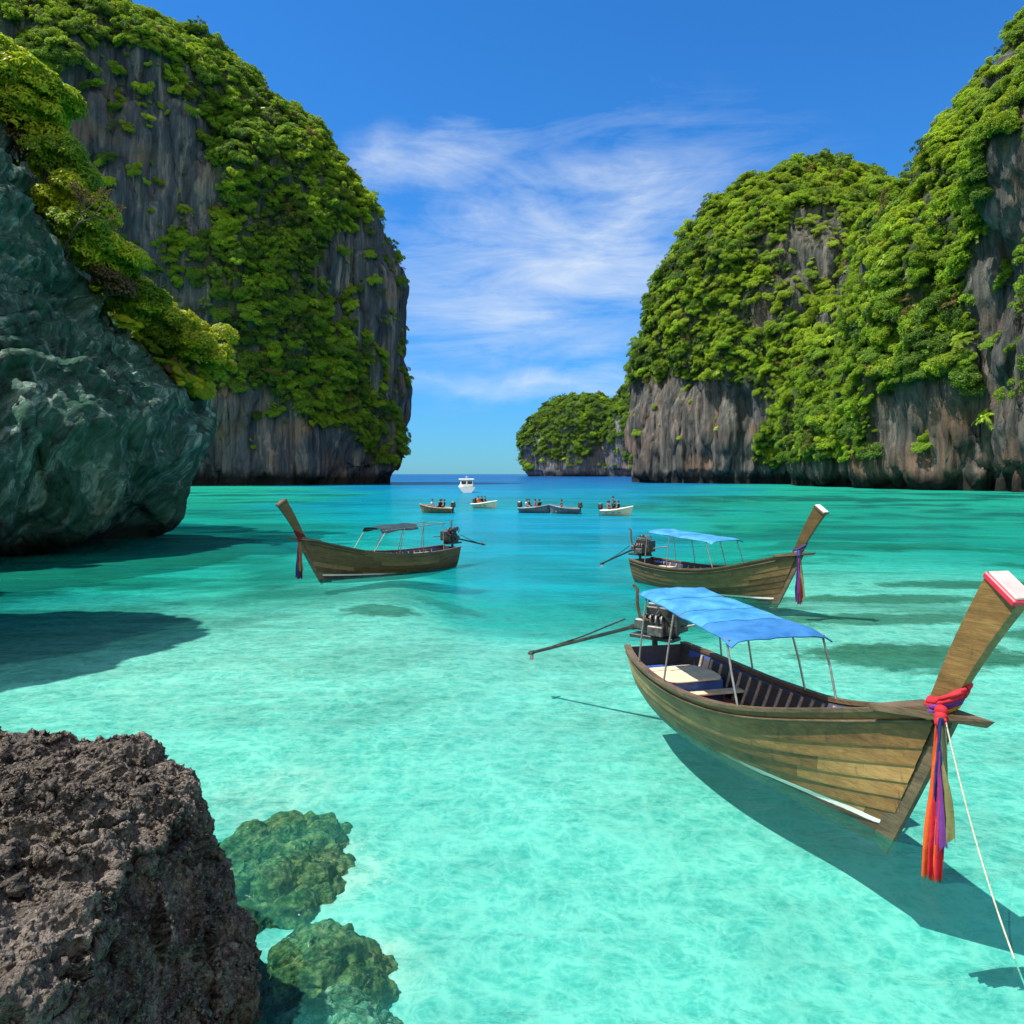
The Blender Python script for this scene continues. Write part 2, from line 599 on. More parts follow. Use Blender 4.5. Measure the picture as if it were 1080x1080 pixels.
def seabed_mat():
    m, t, out = new_mat('sand_and_reef')
    g = nd(t, 'ShaderNodeNewGeometry')
    p = g.outputs['Position']
    n = noise(t, p, 0.8, 5, 0.6)
    sand = ramp(t, n, [(0.3, (0.40, 0.38, 0.32)), (0.7, (0.52, 0.50, 0.42))])
    # reef and sea grass: dark ragged patches
    pr = mapping(t, p, (0.055, 0.10, 0.0), (0, 0, R(8)))
    rn = noise(t, pr, 1.0, 7, 0.66, 0.5)
    sep = nd(t, 'ShaderNodeSeparateXYZ')
    t.links.new(p, sep.inputs[0])
    far = ramp(t, mth(t, 'DIVIDE', sep.outputs[1], 100.0), [(0.13, 0.0), (0.20, 0.55), (0.34, 1.0)])
    side = ramp(t, mth(t, 'ADD', mth(t, 'DIVIDE', sep.outputs[0], 60.0), 0.5), [(0.0, 1.0), (0.36, 0.75), (0.5, 0.4), (0.62, 0.85), (1.0, 1.0)])
    rf = mth(t, 'MULTIPLY', ramp(t, rn, [(0.50, 0.0), (0.57, 0.9)]), mth(t, 'MULTIPLY', far, side))
    # one reef behind the nearest boat, one beside the left boat
    for cx, cy, rx, ry, k in ((10.6, 20.8, 3.4, 1.6, 1.0), (11.5, 25.5, 4.0, 1.2, 0.9), (15.5, 23.0, 2.6, 1.1, 0.9), (14.0, 29.5, 4.5, 1.3, 0.9), (19.5, 33.5, 5.0, 1.6, 0.9), (-4.6, 27.5, 1.6, 1.5, 0.9), (-2.6, 31.5, 1.7, 1.1, 0.7), (-14.5, 24, 5, 6, 0.55)):  # last patch: dark bed that also stands in for near cliff shade
        v = nd(t, 'ShaderNodeVectorMath', operation='SUBTRACT')
        t.links.new(p, v.inputs[0])
        v.inputs[1].default_value = (cx, cy, 0)
        mm = mapping(t, v.outputs[0], (1 / rx, 1 / ry, 0))
        ln = nd(t, 'ShaderNodeVectorMath', operation='LENGTH')
        t.links.new(mm, ln.inputs[0])
        e = mth(t, 'ADD', ln.outputs['Value'], mth(t, 'MULTIPLY', mth(t, 'SUBTRACT', noise(t, p, 0.9, 5, 0.7), 0.5), 1.6))
        rf = mth(t, 'MAXIMUM', rf, mth(t, 'MULTIPLY', ramp(t, e, [(0.7, 1.0), (1.15, 0.0)]), k))
    c = mixc(t, rf, sand, mixc(t, noise(t, p, 2.2, 5, 0.7), (0.05, 0.075, 0.045), (0.16, 0.17, 0.11)))
    rip = nd(t, 'ShaderNodeTexNoise', i_Scale=3.0, i_Detail=4.0)
    t.links.new(mapping(t, p, (1, 0.45, 1), (0, 0, R(35))), rip.inputs['Vector'])
    principled(t, out, c, 0.9, 0.1, 0, bump(t, rip.outputs[0], 0.5, 0.08))
    return m


dist = np.hypot(gx, np.maximum(gy, 0))
SP = np.stack([gx, gy, -dep * np.interp(dist, [0, 8, 16, 28, 40, 100, 300], [0.85, 0.82, 0.70, 0.32, 0.22, 0.2, 0.5])], 1)
seabed = link('seabed', np_mesh('seabed', SP, gq), seabed_mat())
tag(seabed, 'pale sand with dark reef patches under the clear water', None, None, 'structure')


def water_mat():
    m, t, out = new_mat('sea_water')
    g = nd(t, 'ShaderNodeNewGeometry')
    p = g.outputs['Position']
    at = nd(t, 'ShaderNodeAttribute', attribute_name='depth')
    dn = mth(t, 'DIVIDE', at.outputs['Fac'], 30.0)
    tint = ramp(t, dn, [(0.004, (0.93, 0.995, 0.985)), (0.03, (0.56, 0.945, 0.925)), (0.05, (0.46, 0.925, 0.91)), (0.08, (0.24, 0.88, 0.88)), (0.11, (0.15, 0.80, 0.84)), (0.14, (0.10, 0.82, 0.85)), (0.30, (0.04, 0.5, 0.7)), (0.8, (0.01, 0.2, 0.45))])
    bfac = ramp(t, dn, [(0.004, 0.01), (0.03, 0.04), (0.055, 0.08), (0.10, 0.26), (0.18, 0.55), (0.33, 0.85), (0.7, 1.0)])
    bcol = ramp(t, dn, [(0.03, (0.10, 0.62, 0.50)), (0.07, (0.02, 0.50, 0.43)), (0.12, (0.006, 0.36, 0.42)), (0.22, (0.003, 0.25, 0.38)), (0.42, (0.003, 0.13, 0.28)), (0.9, (0.004, 0.065, 0.20))])
    ag = nd(t, 'ShaderNodeAttribute', attribute_name='green')
    aw = nd(t, 'ShaderNodeAttribute', attribute_name='weed')
    bcol = mixc(t, mth(t, 'MULTIPLY', ag.outputs['Fac'], 0.85), bcol, (0.012, 0.30, 0.17))
    bcol = mixc(t, mth(t, 'MULTIPLY', aw.outputs['Fac'], 0.85), bcol, (0.004, 0.10, 0.085))
    bfac = mth(t, 'MAXIMUM', bfac, mth(t, 'MULTIPLY', aw.outputs['Fac'], 0.72))
    # caustic light painted as a web into the tint the sun passes through
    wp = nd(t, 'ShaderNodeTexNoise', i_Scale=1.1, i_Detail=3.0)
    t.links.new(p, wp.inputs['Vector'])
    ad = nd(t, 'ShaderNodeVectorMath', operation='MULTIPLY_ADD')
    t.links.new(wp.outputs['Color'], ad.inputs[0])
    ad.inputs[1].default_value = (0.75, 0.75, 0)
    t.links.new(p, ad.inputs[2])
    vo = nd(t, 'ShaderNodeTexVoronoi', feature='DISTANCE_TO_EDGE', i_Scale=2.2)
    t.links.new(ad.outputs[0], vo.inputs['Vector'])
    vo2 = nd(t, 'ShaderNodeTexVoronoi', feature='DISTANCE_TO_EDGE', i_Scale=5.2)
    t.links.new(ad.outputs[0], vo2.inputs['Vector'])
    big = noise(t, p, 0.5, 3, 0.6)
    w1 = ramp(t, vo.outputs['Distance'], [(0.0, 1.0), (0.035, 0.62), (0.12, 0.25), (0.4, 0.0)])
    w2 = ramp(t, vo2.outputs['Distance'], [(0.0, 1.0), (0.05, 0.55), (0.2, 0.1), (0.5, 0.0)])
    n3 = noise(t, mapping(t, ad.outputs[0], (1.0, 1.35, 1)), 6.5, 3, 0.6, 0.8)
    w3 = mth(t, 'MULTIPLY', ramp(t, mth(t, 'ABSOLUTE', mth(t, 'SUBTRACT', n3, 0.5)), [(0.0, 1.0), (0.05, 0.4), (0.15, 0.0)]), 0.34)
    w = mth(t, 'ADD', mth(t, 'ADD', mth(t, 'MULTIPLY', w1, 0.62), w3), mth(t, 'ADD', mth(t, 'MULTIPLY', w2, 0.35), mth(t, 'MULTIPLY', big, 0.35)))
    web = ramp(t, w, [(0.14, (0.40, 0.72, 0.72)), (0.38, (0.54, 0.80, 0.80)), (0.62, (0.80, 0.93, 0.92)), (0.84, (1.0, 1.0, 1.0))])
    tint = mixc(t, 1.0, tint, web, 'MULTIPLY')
    # ripples
    r1 = noise(t, mapping(t, p, (1.0, 1.5, 1), (0, 0, R(20))), 2.4, 5, 0.6, 0.6)
    r2 = noise(t, mapping(t, p, (0.8, 1.6, 1), (0, 0, R(-12))), 0.55, 5, 0.55, 0.4)
    r3 = noise(t, mapping(t, p, (0.7, 1.7, 1), (0, 0, R(5))), 0.09, 4, 0.5, 0.2)
    b = bump(t, r3, 0.8, 2.2)
    b = bump(t, r2, 0.7, 0.17, b)
    b = bump(t, r1, 0.85, 0.075, b)
    fr = nd(t, 'ShaderNodeFresnel', i_IOR=1.33)
    t.links.new(b, fr.inputs['Normal'])
    ff = mth(t, 'MULTIPLY', fr.outputs[0], 0.46)
    tr = t.nodes.new('ShaderNodeBsdfTransparent')
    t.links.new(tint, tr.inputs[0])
    di = t.nodes.new('ShaderNodeBsdfDiffuse')
    t.links.new(bcol, di.inputs[0])
    t.links.new(b, di.inputs['Normal'])
    gl = nd(t, 'ShaderNodeBsdfGlossy')
    gl.inputs['Roughness'].default_value = 0.09
    t.links.new(b, gl.inputs['Normal'])
    m1 = t.nodes.new('ShaderNodeMixShader')
    t.links.new(bfac, m1.inputs[0])
    t.links.new(tr.outputs[0], m1.inputs[1])
    t.links.new(di.outputs[0], m1.inputs[2])
    m2 = t.nodes.new('ShaderNodeMixShader')
    t.links.new(ff, m2.inputs[0])
    t.links.new(m1.outputs[0], m2.inputs[1])
    t.links.new(gl.outputs[0], m2.inputs[2])
    t.links.new(m2.outputs[0], out.inputs[0])
    return m


WP = np.stack([gx, gy, np.zeros_like(gx)], 1)
wme = np_mesh('water', WP, gq)
a = wme.attributes.new('depth', 'FLOAT', 'POINT')
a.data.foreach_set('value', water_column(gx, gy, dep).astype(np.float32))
Pw = np.stack([gx, gy, np.zeros_like(gx)], 1)
bear = gx / np.maximum(gy, 1.0)
gn = np.maximum(sstep(-0.14, -0.34, bear + 0.10 * fbm(Pw, 0.06, 2, 0.5, 77)), sstep(0.14, 0.34, bear + 0.10 * fbm(Pw, 0.06, 2, 0.5, 78))) * sstep(14, 34, gy) * (1 - sstep(260, 420, gy))
weed = fbm(Pw, (0.055, 0.11, 1), 4, 0.6, 81) + 0.40 * fbm(Pw, (0.35, 0.6, 1), 3, 0.6, 83)
weed = sstep(0.04, 0.22, weed) * sstep(20, 34, gy) * (1 - sstep(170, 260, gy)) * (0.35 + 0.65 * gn)
for nm_, v_ in (('green', gn), ('weed', weed)):
    a = wme.attributes.new(nm_, 'FLOAT', 'POINT')
    a.data.foreach_set('value', v_.astype(np.float32))
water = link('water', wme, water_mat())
tag(water, 'clear turquoise bay water turning deep blue at the horizon', None, None, 'structure')


# ------------------------------------------------------------------ cliffs
def smooth_profile(prof, nt):
    pr = np.array(prof, float)
    r, z = pr[:, 0], pr[:, 1]
    zs = z / max(z.max(), 1)
    s = np.concatenate([[0], np.cumsum(np.hypot(np.diff(r), np.diff(zs)))])
    t = np.linspace(0, s[-1], nt)
    rr, zz = np.interp(t, s, r), np.interp(t, s, z)
    k = max(3, nt // 26) | 1
    ker = np.hanning(k + 2)[1:-1]
    ker /= ker.sum()

    def sm(a):
        p = np.concatenate([2 * a[0] - a[1:k // 2 + 1][::-1], a, 2 * a[-1] - a[-k // 2:-1][::-1]])
        return np.convolve(p, ker, 'same')[k // 2:k // 2 + nt]
    return sm(rr), sm(zz)


def grid_normals(G):
    du = np.roll(G, -1, 1) - np.roll(G, 1, 1)
    dv = np.empty_like(G)
    dv[1:-1] = G[2:] - G[:-2]
    dv[0] = G[1] - G[0]
    dv[-1] = G[-1] - G[-2]
    n = np.cross(du, dv)
    return n / np.maximum(np.linalg.norm(n, axis=2, keepdims=True), 1e-9)


def dome(cx, cy, rx, ry, prof, nth, nt, seed, layers, rot=0.0, lump=0.12, dents=(), power=2.0, focus=None):
    """a closed dome of rock: profile (radius share, height) swept round a lumpy footprint, then weathered"""
    rr, zz = smooth_profile(prof, nt)
    th = np.linspace(0, 2 * np.pi, nth, endpoint=False)
    if focus is not None:
        th = th + 0.7 * np.sin(th) + np.pi + focus
    cu = np.stack([np.cos(th), np.sin(th), np.zeros(nth)], 1)
    se = (np.abs(cu[:, 0]) ** power + np.abs(cu[:, 1]) ** power) ** (-1 / power)
    fp = se * (1 + lump * fbm(cu, 1.6, 3, 0.55, seed))
    c, s = math.cos(rot), math.sin(rot)
    ex, ey = rx * cu[:, 0] * fp, ry * cu[:, 1] * fp
    bx, by = ex * c - ey * s, ex * s + ey * c
    G = np.stack([cx + rr[:, None] * bx[None], cy + rr[:, None] * by[None], np.repeat(zz[:, None], nth, 1)], 2)
    for kind, freq, amp, octs in layers:
        N = grid_normals(G)
        P = G.reshape(-1, 3)
        if kind == 'fbm':
            d = fbm(P, freq, octs, 0.52, seed + 3)
        elif kind == 'ridge':
            d = fbm(P, freq, octs, 0.5, seed + 5, True)
        elif kind == 'cell':
            d1, d2 = worley(P + 0.25 / np.mean(np.abs(freq)) * fbm(P, np.asarray(freq) * 1.3, 2, 0.5, seed)[:, None], freq, seed)
            d = np.clip(d2 - d1, 0, 0.6) * 2.2 - 0.6
        elif kind == 'crag':
            r = 1 - np.abs(fbm(P, freq, octs, 0.55, seed + 13)) * 2.6
            d = np.clip(r, -1, 1)
            d = np.sign(d) * np.abs(d) ** 1.4
        elif kind == 'hole':
            d1, d2 = worley(P + 0.35 / np.mean(np.abs(freq)) * fbm(P, np.asarray(freq) * 1.6, 2, 0.5, seed + 2)[:, None], freq, seed + 9)
            d = -np.clip(1 - d1 / 0.62, 0, 1) ** 0.8
        elif kind == 'streak':
            Wp = P + 2.6 * np.stack([fbm(P, 0.13, 2, 0.5, seed + 31), fbm(P, 0.13, 2, 0.5, seed + 33), fbm(P, 0.13, 2, 0.5, seed + 35)], 1)
            ca, sa = math.cos(R(48)), math.sin(R(48))
            Q = np.stack([Wp[:, 0] * ca + Wp[:, 2] * sa, -Wp[:, 0] * sa + Wp[:, 2] * ca, Wp[:, 1]], 1)
            d = fbm(Q, freq, octs, 0.52, seed + 5, True)
        elif kind == 'pit':
            d1, d2 = worley(P + 0.3 / np.mean(np.abs(freq)) * fbm(P, np.asarray(freq) * 1.1, 2, 0.5, seed + 2)[:, None], freq, seed + 9)
            d = np.clip(d1 * 1.5, 0, 1) ** 1.5 * 2 - 1
        fade = np.clip(np.arange(nt) / 6, 0, 1) * np.clip((nt - 1 - np.arange(nt)) / 12, 0, 1)
        G = G + N * (d.reshape(nt, nth) * amp * fade[:, None])[..., None]
    for (px, py, pz), rad, depth in dents:
        e = ((G[..., 0] - px) / rad[0]) ** 2 + ((G[..., 1] - py) / rad[1]) ** 2 + ((G[..., 2] - pz) / rad[2]) ** 2
        w = np.exp(-e * e * 1.2) * depth
        N = grid_normals(G)
        H = np.stack([N[..., 0], N[..., 1], np.zeros_like(N[..., 2])], 2)
        G = G - H * w[..., None]
    N = grid_normals(G)
    V = G.reshape(-1, 3)
    i = np.arange(nt * nth).reshape(nt, nth)
    j = np.roll(i, -1, 1)
    q = np.stack([i[:-1], j[:-1], j[1:], i[1:]], -1).reshape(-1, 4)
    # close the crown
    q = np.concatenate([q, np.array([[i[-1, k], i[-1, k + 1], i[-1, nth - 2 - k], i[-1, nth - 1 - k]] for k in range(nth // 2 - 1)])])
    return V, N.reshape(-1, 3), q


def inside(poly, X, Y):
    """points inside a polygon"""
    r = np.zeros(len(X), bool)
    n = len(poly)
    for k in range(n):
        x0, y0 = poly[k]
        x1, y1 = poly[(k + 1) % n]
        if y0 == y1:
            continue
        c = ((y0 > Y) != (y1 > Y)) & (X < (x1 - x0) * (Y - y0) / (y1 - y0) + x0)
        r ^= c
    return r


def seen_from_bay(P):
    """bearing across and height above the horizon, as read off the photo"""
    return 540 + P[:, 0] / P[:, 1] * F, 500 - (P[:, 2] - CAM_H) / P[:, 1] * F


def cover(P, N, bare, seed, slope=(-0.35, 0.25), zmin=6, wav=0.03):
    """share of the ground under vegetation"""
    n = fbm(P, wav, 3, 0.55, seed)
    n2 = fbm(P, wav * 4.5, 2, 0.5, seed + 4)
    d = sstep(slope[0], slope[1], N[:, 2] + 0.38 * n + 0.2 * n2)
    X, Y = seen_from_bay(P + 0)
    jx = 9 * n2 + 8 * n
    for poly, k in bare:
        ins = inside(poly, X + jx, Y + 0.8 * jx)
        if k > 1:
            d = np.where(ins, np.maximum(d, k - 1), d)
        else:
            d = np.where(ins, d * k, d)
    return d * sstep(zmin, zmin + 4, P[:, 2])


def join(parts):
    Vs, Ns, Qs, b = [], [], [], 0
    for V, N, q in parts:
        Vs.append(V)
        Ns.append(N)
        Qs.append(q + b)
        b += len(V)
    return np.concatenate(Vs), np.concatenate(Ns), np.concatenate(Qs)


def make_cliff(name, parts, mat, bare, seed, label, **kw):
    V, N, q = join(parts)
    me = np_mesh(name, V, q)
    vg = cover(V, N, bare, seed, **kw)
    a = me.attributes.new('veg', 'FLOAT', 'POINT')
    a.data.foreach_set('value', vg.astype(np.float32))
    o = link(name, me, mat)
    tag(o, label, None, None, 'structure')
    return o, V, N, q, vg


WALL = [('fbm', 0.022, 9, 3), ('cell', (0.07, 0.07, 0.022), 3.4, 1), ('ridge', (0.15, 0.15, 0.016), 2.2, 3), ('ridge', (0.45, 0.45, 0.035), 0.9, 2), ('fbm', (0.3, 0.3, 0.12), 1.1, 4)]

BARE_L = [
    ([(58, 80), (110, 58), (165, 80), (212, 110), (234, 200), (222, 255), (190, 250), (160, 262), (150, 330), (95, 290), (68, 180)], 0.12),
    ([(330, 262), (360, 205), (405, 240), (436, 290), (440, 478), (418, 452), (396, 365), (350, 335)], 0.14),
    ([(195, 448), (300, 440), (345, 452), (385, 470), (400, 520), (195, 520)], 0.03),
    ([(205, 380), (250, 372), (292, 440), (205, 450)], 0.35),
    ([(230, 330), (300, 320), (370, 350), (420, 450), (428, 500), (392, 490), (360, 450), (310, 440), (240, 370)], 1.75),
    ([(190, 15), (280, 60), (345, 130), (400, 220), (330, 260), (300, 320), (230, 330), (200, 270), (235, 230), (215, 110)], 1.7),
]
left_parts = [
    dome(-162, 352, 111, 68, [(0.95, -14), (0.955, 2), (1.0, 6), (1.0, 55), (0.99, 88), (0.90, 116), (0.70, 149), (0.42, 176), (0.2, 186), (0.03, 189)], 950, 280, 41, WALL, lump=0.05),
    dome(-176, 322, 70, 56, [(0.95, -14), (0.955, 2), (1.0, 6), (1.0, 60), (0.97, 135), (0.88, 156), (0.68, 170), (0.4, 180), (0.03, 184)], 640, 270, 52, WALL, lump=0.07),
]
cl, LV, LN, LQ, LC = make_cliff('cliff_left', left_parts, M['rock_left'], BARE_L, 61, 'tall rounded limestone cliff across the bay, overgrown and blue grey in its own shade', slope=(-0.25, 0.40))

BARE_R = [
    ([(800, 250), (845, 222), (885, 225), (896, 270), (886, 330), (860, 352), (785, 352), (768, 330), (812, 300)], 0.25),
    ([(648, 410), (700, 398), (760, 392), (796, 412), (806, 440), (800, 512), (648, 512)], 0.03),
    ([(925, 430), (960, 408), (1000, 400), (1032, 440), (1090, 440), (1090, 525), (925, 520)], 0.08),
    ([(1046, 190), (1085, 140), (1090, 530), (1030, 500), (1028, 300)], 0.03),
    ([(1032, 70), (1085, 48), (1085, 128), (1044, 134)], 0.15),
    ([(806, 440), (850, 370), (900, 330), (960, 180), (1030, 140), (1044, 200), (1026, 310), (1020, 400), (930, 420), (915, 505), (800, 505)], 1.97),
    ([(655, 395), (690, 300), (770, 210), (880, 176), (905, 190), (840, 225), (800, 245), (765, 335), (790, 360), (800, 410), (690, 395)], 1.9),
]
RP = lambda hs: [(0.95, -14), (0.955, 2), (1.0, 5)] + hs
right_parts = [
    dome(152, 402, 90, 80, RP([(1.0, 30), (0.985, 58), (0.90, 96), (0.76, 118), (0.52, 139), (0.28, 151), (0.03, 156)]), 860, 270, 71, WALL, lump=0.05,
         ),
    dome(162, 285, 60, 62, RP([(0.99, 22), (0.90, 46), (0.74, 70), (0.55, 90), (0.35, 102), (0.03, 108)]), 620, 240, 83, WALL, lump=0.08),
    dome(202, 236, 98, 70, RP([(1.0, 34), (0.95, 62), (0.82, 88), (0.68, 112), (0.52, 134), (0.3, 160), (0.03, 172)]), 800, 270, 95, WALL, lump=0.08),
    dome(158, 178, 50, 38, RP([(1.0, 45), (0.97, 74), (0.84, 92), (0.6, 108), (0.3, 116), (0.03, 118)]), 620, 260, 107, WALL, lump=0.08),
]
cr, RV, RN, RQ, RC = make_cliff('cliff_right', right_parts, M['rock_right'], BARE_R, 67, 'long limestone cliff on the far right shore with bright green forest above streaked grey walls', slope=(-0.30, 0.25))

head_parts = [
    dome(128, 1450, 108, 90, [(0.95, -14), (0.95, 3), (1.0, 10), (0.98, 50), (0.86, 92), (0.62, 120), (0.3, 137), (0.03, 142)], 300, 120, 121,
         [('fbm', 0.012, 16, 3), ('ridge', (0.06, 0.06, 0.012), 4, 3), ('fbm', 0.1, 2, 3)], lump=0.06),
    dome(260, 1380, 110, 90, [(0.95, -14), (0.95, 3), (1.0, 10), (0.98, 60), (0.86, 112), (0.62, 150), (0.3, 170), (0.03, 175)], 300, 120, 127,
         [('fbm', 0.012, 16, 3), ('ridge', (0.06, 0.06, 0.012), 4, 3), ('fbm', 0.1, 2, 3)], lump=0.06),
]
BARE_H = [([(555, 478), (600, 486), (640, 470), (660, 440), (660, 505), (555, 505)], 0.12)]
ch, HV, HN, HQ, HC = make_cliff('headland', head_parts, M['rock_left'], BARE_H, 69, 'distant forested headland low on the horizon between the two cliffs', slope=(-0.5, 0.1), wav=0.008)

NEARL = [('fbm', 0.09, 2.2, 3), ('streak', (0.07, 0.34, 0.26), 1.35, 3), ('streak', (0.16, 1.1, 0.8), 0.42, 3), ('fbm', 1.3, 0.22, 4)]
near_parts = [
    dome(-37.9, 47, 17.4, 19.0, [(0.66, -6), (0.68, -0.3), (0.78, 0.6), (0.93, 1.5), (0.985, 3.2), (1.01, 5.2), (1.03, 7.2), (0.97, 9.2), (0.84, 11), (0.68, 14), (0.55, 18), (0.44, 22), (0.25, 25.5), (0.03, 27)],
         1100, 400, 141, NEARL, lump=0.05),
]
BARE_N = [([(-80, 120), (10, 110), (60, 230), (110, 330), (190, 410), (225, 430), (260, 700), (-200, 700)], 0.03)]
cn, NV, NN, NQ, NC = make_cliff('cliff_near', near_parts, M['rock_near'], BARE_N, 143, 'overhanging dark green limestone cliff rising from the water at the left edge', slope=(-0.2, 0.3), zmin=6.5, wav=0.12)


make_cliff('shade_outcrop', [dome(-25.6, 20.5, 9.2, 7.0, [(0.75, -6), (0.78, -0.3), (0.9, 1.0), (1.0, 3.5), (1.0, 8), (0.93, 13), (0.78, 16.5), (0.5, 19.5), (0.03, 21)], 420, 200, 149, NEARL, lump=0.04)],
           M['rock_near'], [], 147, 'unseen rock added beside the near cliff to shade the water', slope=(0.2, 0.8), zmin=8, wav=0.12)  # off-frame rock, added to cast the near cliff's shade on the water


# ------------------------------------------------------------------ foliage
def leaf_cloud(rng, n, lobes, size, elong=1.8, up=0.35):
    """n small bent leaf blades spread through a few overlapping lobes: (verts, quads)"""
    cs = np.array([l[0] for l in lobes])
    rs = np.array([l[1] for l in lobes])
    pick = rng.choice(len(lobes), n, p=rs ** 2 / (rs ** 2).sum())
    d = rng.normal(size=(n, 3))
    d /= np.linalg.norm(d, axis=1, keepdims=True)
    d[:, 2] = np.where(d[:, 2] < -0.35, -d[:, 2], d[:, 2])
    rad = rs[pick] * rng.uniform(0.55, 1.06, n) ** 0.6
    P = cs[pick] + d * rad[:, None] * np.array([1, 1, 0.85])
    nrm = d + np.array([0, 0, up]) + rng.normal(scale=0.36, size=(n, 3))
    nrm /= np.linalg.norm(nrm, axis=1, keepdims=True)
    a = np.cross(nrm, rng.normal(size=(n, 3)))
    a /= np.linalg.norm(a, axis=1, keepdims=True)
    b = np.cross(nrm, a)
    L = (size * rng.uniform(0.6, 1.3, n))[:, None]
    W = L / elong
    droop = nrm * L * 0.22
    V = np.stack([P - a * L * .5 - droop, P + b * W * .5, P + a * L * .5 - droop, P - b * W * .5], 1).reshape(-1, 3)
    q = np.arange(n * 4).reshape(n, 4)
    return V, q


def stem_mesh(rng, lobes, r0, base=(0, 0, -0.5)):
    mb = MB()
    top = np.mean([l[0] for l in lobes], 0)
    fork = Vector(base).lerp(Vector(top), 0.45)
    mb.tube([base, Vector(base).lerp(fork, .5) + Vector((r0, -r0, 0)), fork], [r0, r0 * .8, r0 * .65], 7)
    for c, r in lobes:
        c = Vector(c)
        mid = fork.lerp(c, .5) + Vector(rng.normal(scale=r0 * 1.2, size=3))
        mb.tube([fork, mid, c], [r0 * .55, r0 * .35, r0 * .12], 6)
    return mb


def plant_mesh(name, seed, n, R0, nl, size, mats, elong=1.8, flat=0.75, r0=0.12, inner=0.4):
    rng = np.random.default_rng(seed)
    lobes = [(np.array([0, 0, R0 * 0.35]), R0 * 0.62)]
    for k in range(nl):
        a = 2 * math.pi * (k + rng.uniform(-.3, .3)) / nl
        e = rng.uniform(0.1, 0.9)
        c = np.array([math.cos(a) * R0 * .62, math.sin(a) * R0 * .62, R0 * (0.15 + e * flat)])
        lobes.append((c, R0 * rng.uniform(0.26, 0.44)))
    V, q = leaf_cloud(rng, n, lobes, size, elong)
    st = stem_mesh(rng, lobes, r0, (0, 0, -R0 * .5))
    return V, q, st


def tree_proto(name, seed, n, R0, nl, size, mat):
    V, q, st = plant_mesh(name, seed, n, R0, nl, size, None)
    b = len(V)
    sv = np.array(st.v)
    sq = np.array([f for f in st.f if len(f) == 4]) + b
    me = np_mesh(name, np.concatenate([V, sv]), np.concatenate([q, sq]), False)
    me.materials.append(mat)
    me.materials.append(M['bark'])
    mi = np.zeros(len(q) + len(sq), np.int32)
    mi[len(q):] = 1
    me.polygons.foreach_set('material_index', mi)
    return bpy.data.objects.new(name, me)


protos = bpy.data.collections.new('forest_trees')
for k, (mat, s) in enumerate((('leaf_a', 1), ('leaf_a', 2), ('leaf_a', 3), ('leaf_b', 4), ('leaf_b', 5), ('leaf_c', 6), ('leaf_c', 7))):
    protos.objects.link(tree_proto('forest_tree_%s' % 'abcdefg'[k], 200 + s, 1600, 2.6, 10 + s % 4, 0.37, M[mat]))


def palm_proto(name, seed, mat):
    """a rosette of long arching fronds, each with paired leaflets"""
    rng = np.random.default_rng(seed)
    V, Q = [], []
    for k in range(22):
        a = 2 * math.pi * k / 22 + rng.uniform(-.2, .2)
        e = rng.uniform(.2, 1.3)
        L = rng.uniform(1.8, 2.9)
        for i in range(11):
            u = (i + .5) / 11
            r = L * u * math.cos(e) * (1 + .2 * u)
            z = L * u * math.sin(e) - 1.1 * u * u * L * .55
            c = np.array([math.cos(a) * r, math.sin(a) * r, z + .3])
            out = np.array([math.cos(a), math.sin(a), math.sin(e) - 1.1 * u])
            out /= np.linalg.norm(out)
            for s_ in (1, -1):
                sd = np.array([-math.sin(a), math.cos(a), 0]) * s_
                tip = c + (sd * .75 + out * .55 + np.array([0, 0, -.25])) * (.75 - .45 * abs(u - .35))
                w = out * .10
                b = len(V)
                V += [c - w, c + w, tip + w * .2, tip - w * .2]
                Q.append((b, b + 1, b + 2, b + 3))
    mb = MB()
    mb.tube([(0, 0, -1.6), (.08, 0, -.6), (0, 0, .35)], [.16, .13, .10], 7)
    b = len(V)
    V += [tuple(v) for v in mb.v]
    n0 = len(Q)
    Q += [tuple(i + b for i in f) for f in mb.f if len(f) == 4]
    me = np_mesh(name, np.array([tuple(v) for v in V]), np.array(Q), False)
    me.materials.append(mat)
    me.materials.append(M['bark'])
    mi = np.zeros(len(Q), np.int32)
    mi[n0:] = 1
    me.polygons.foreach_set('material_index', mi)
    return bpy.data.objects.new(name, me)


def open_tree_proto(name, seed, n, mat):
    """a taller tree: pale branching trunk, leaves only in small clusters at the branch ends"""
    rng = np.random.default_rng(seed)
    mb = MB()
    lobes = []
    mb.tube([(0, 0, -1.5), (.1, 0, .2), (0, .1, 1.6)], [.16, .13, .10], 7)
    for k in range(11):
        a = 2 * math.pi * k / 11 + rng.uniform(-.3, .3)
        z0 = rng.uniform(.2, 1.6)
        r = rng.uniform(1.1, 2.3)
        end = np.array([math.cos(a) * r, math.sin(a) * r, z0 + rng.uniform(.4, 1.9)])
        mb.tube([(0, .05, z0), tuple(end * .55 + np.array([0, 0, z0 * .25])), tuple(end)], [.075, .05, .025], 6)
        lobes.append((end, rng.uniform(.45, .85)))
    V, q = leaf_cloud(rng, n, lobes, 0.42, 2.2)
    b = len(V)
    sq = np.array([f for f in mb.f if len(f) == 4]) + b
    me = np_mesh(name, np.concatenate([V, np.array(mb.v)]), np.concatenate([q, sq]), False)
    me.materials.append(mat)
    me.materials.append(M['bark'])
    mi = np.zeros(len(q) + len(sq), np.int32)
    mi[len(q):] = 1
    me.polygons.foreach_set('material_index', mi)
    return bpy.data.objects.new(name, me)


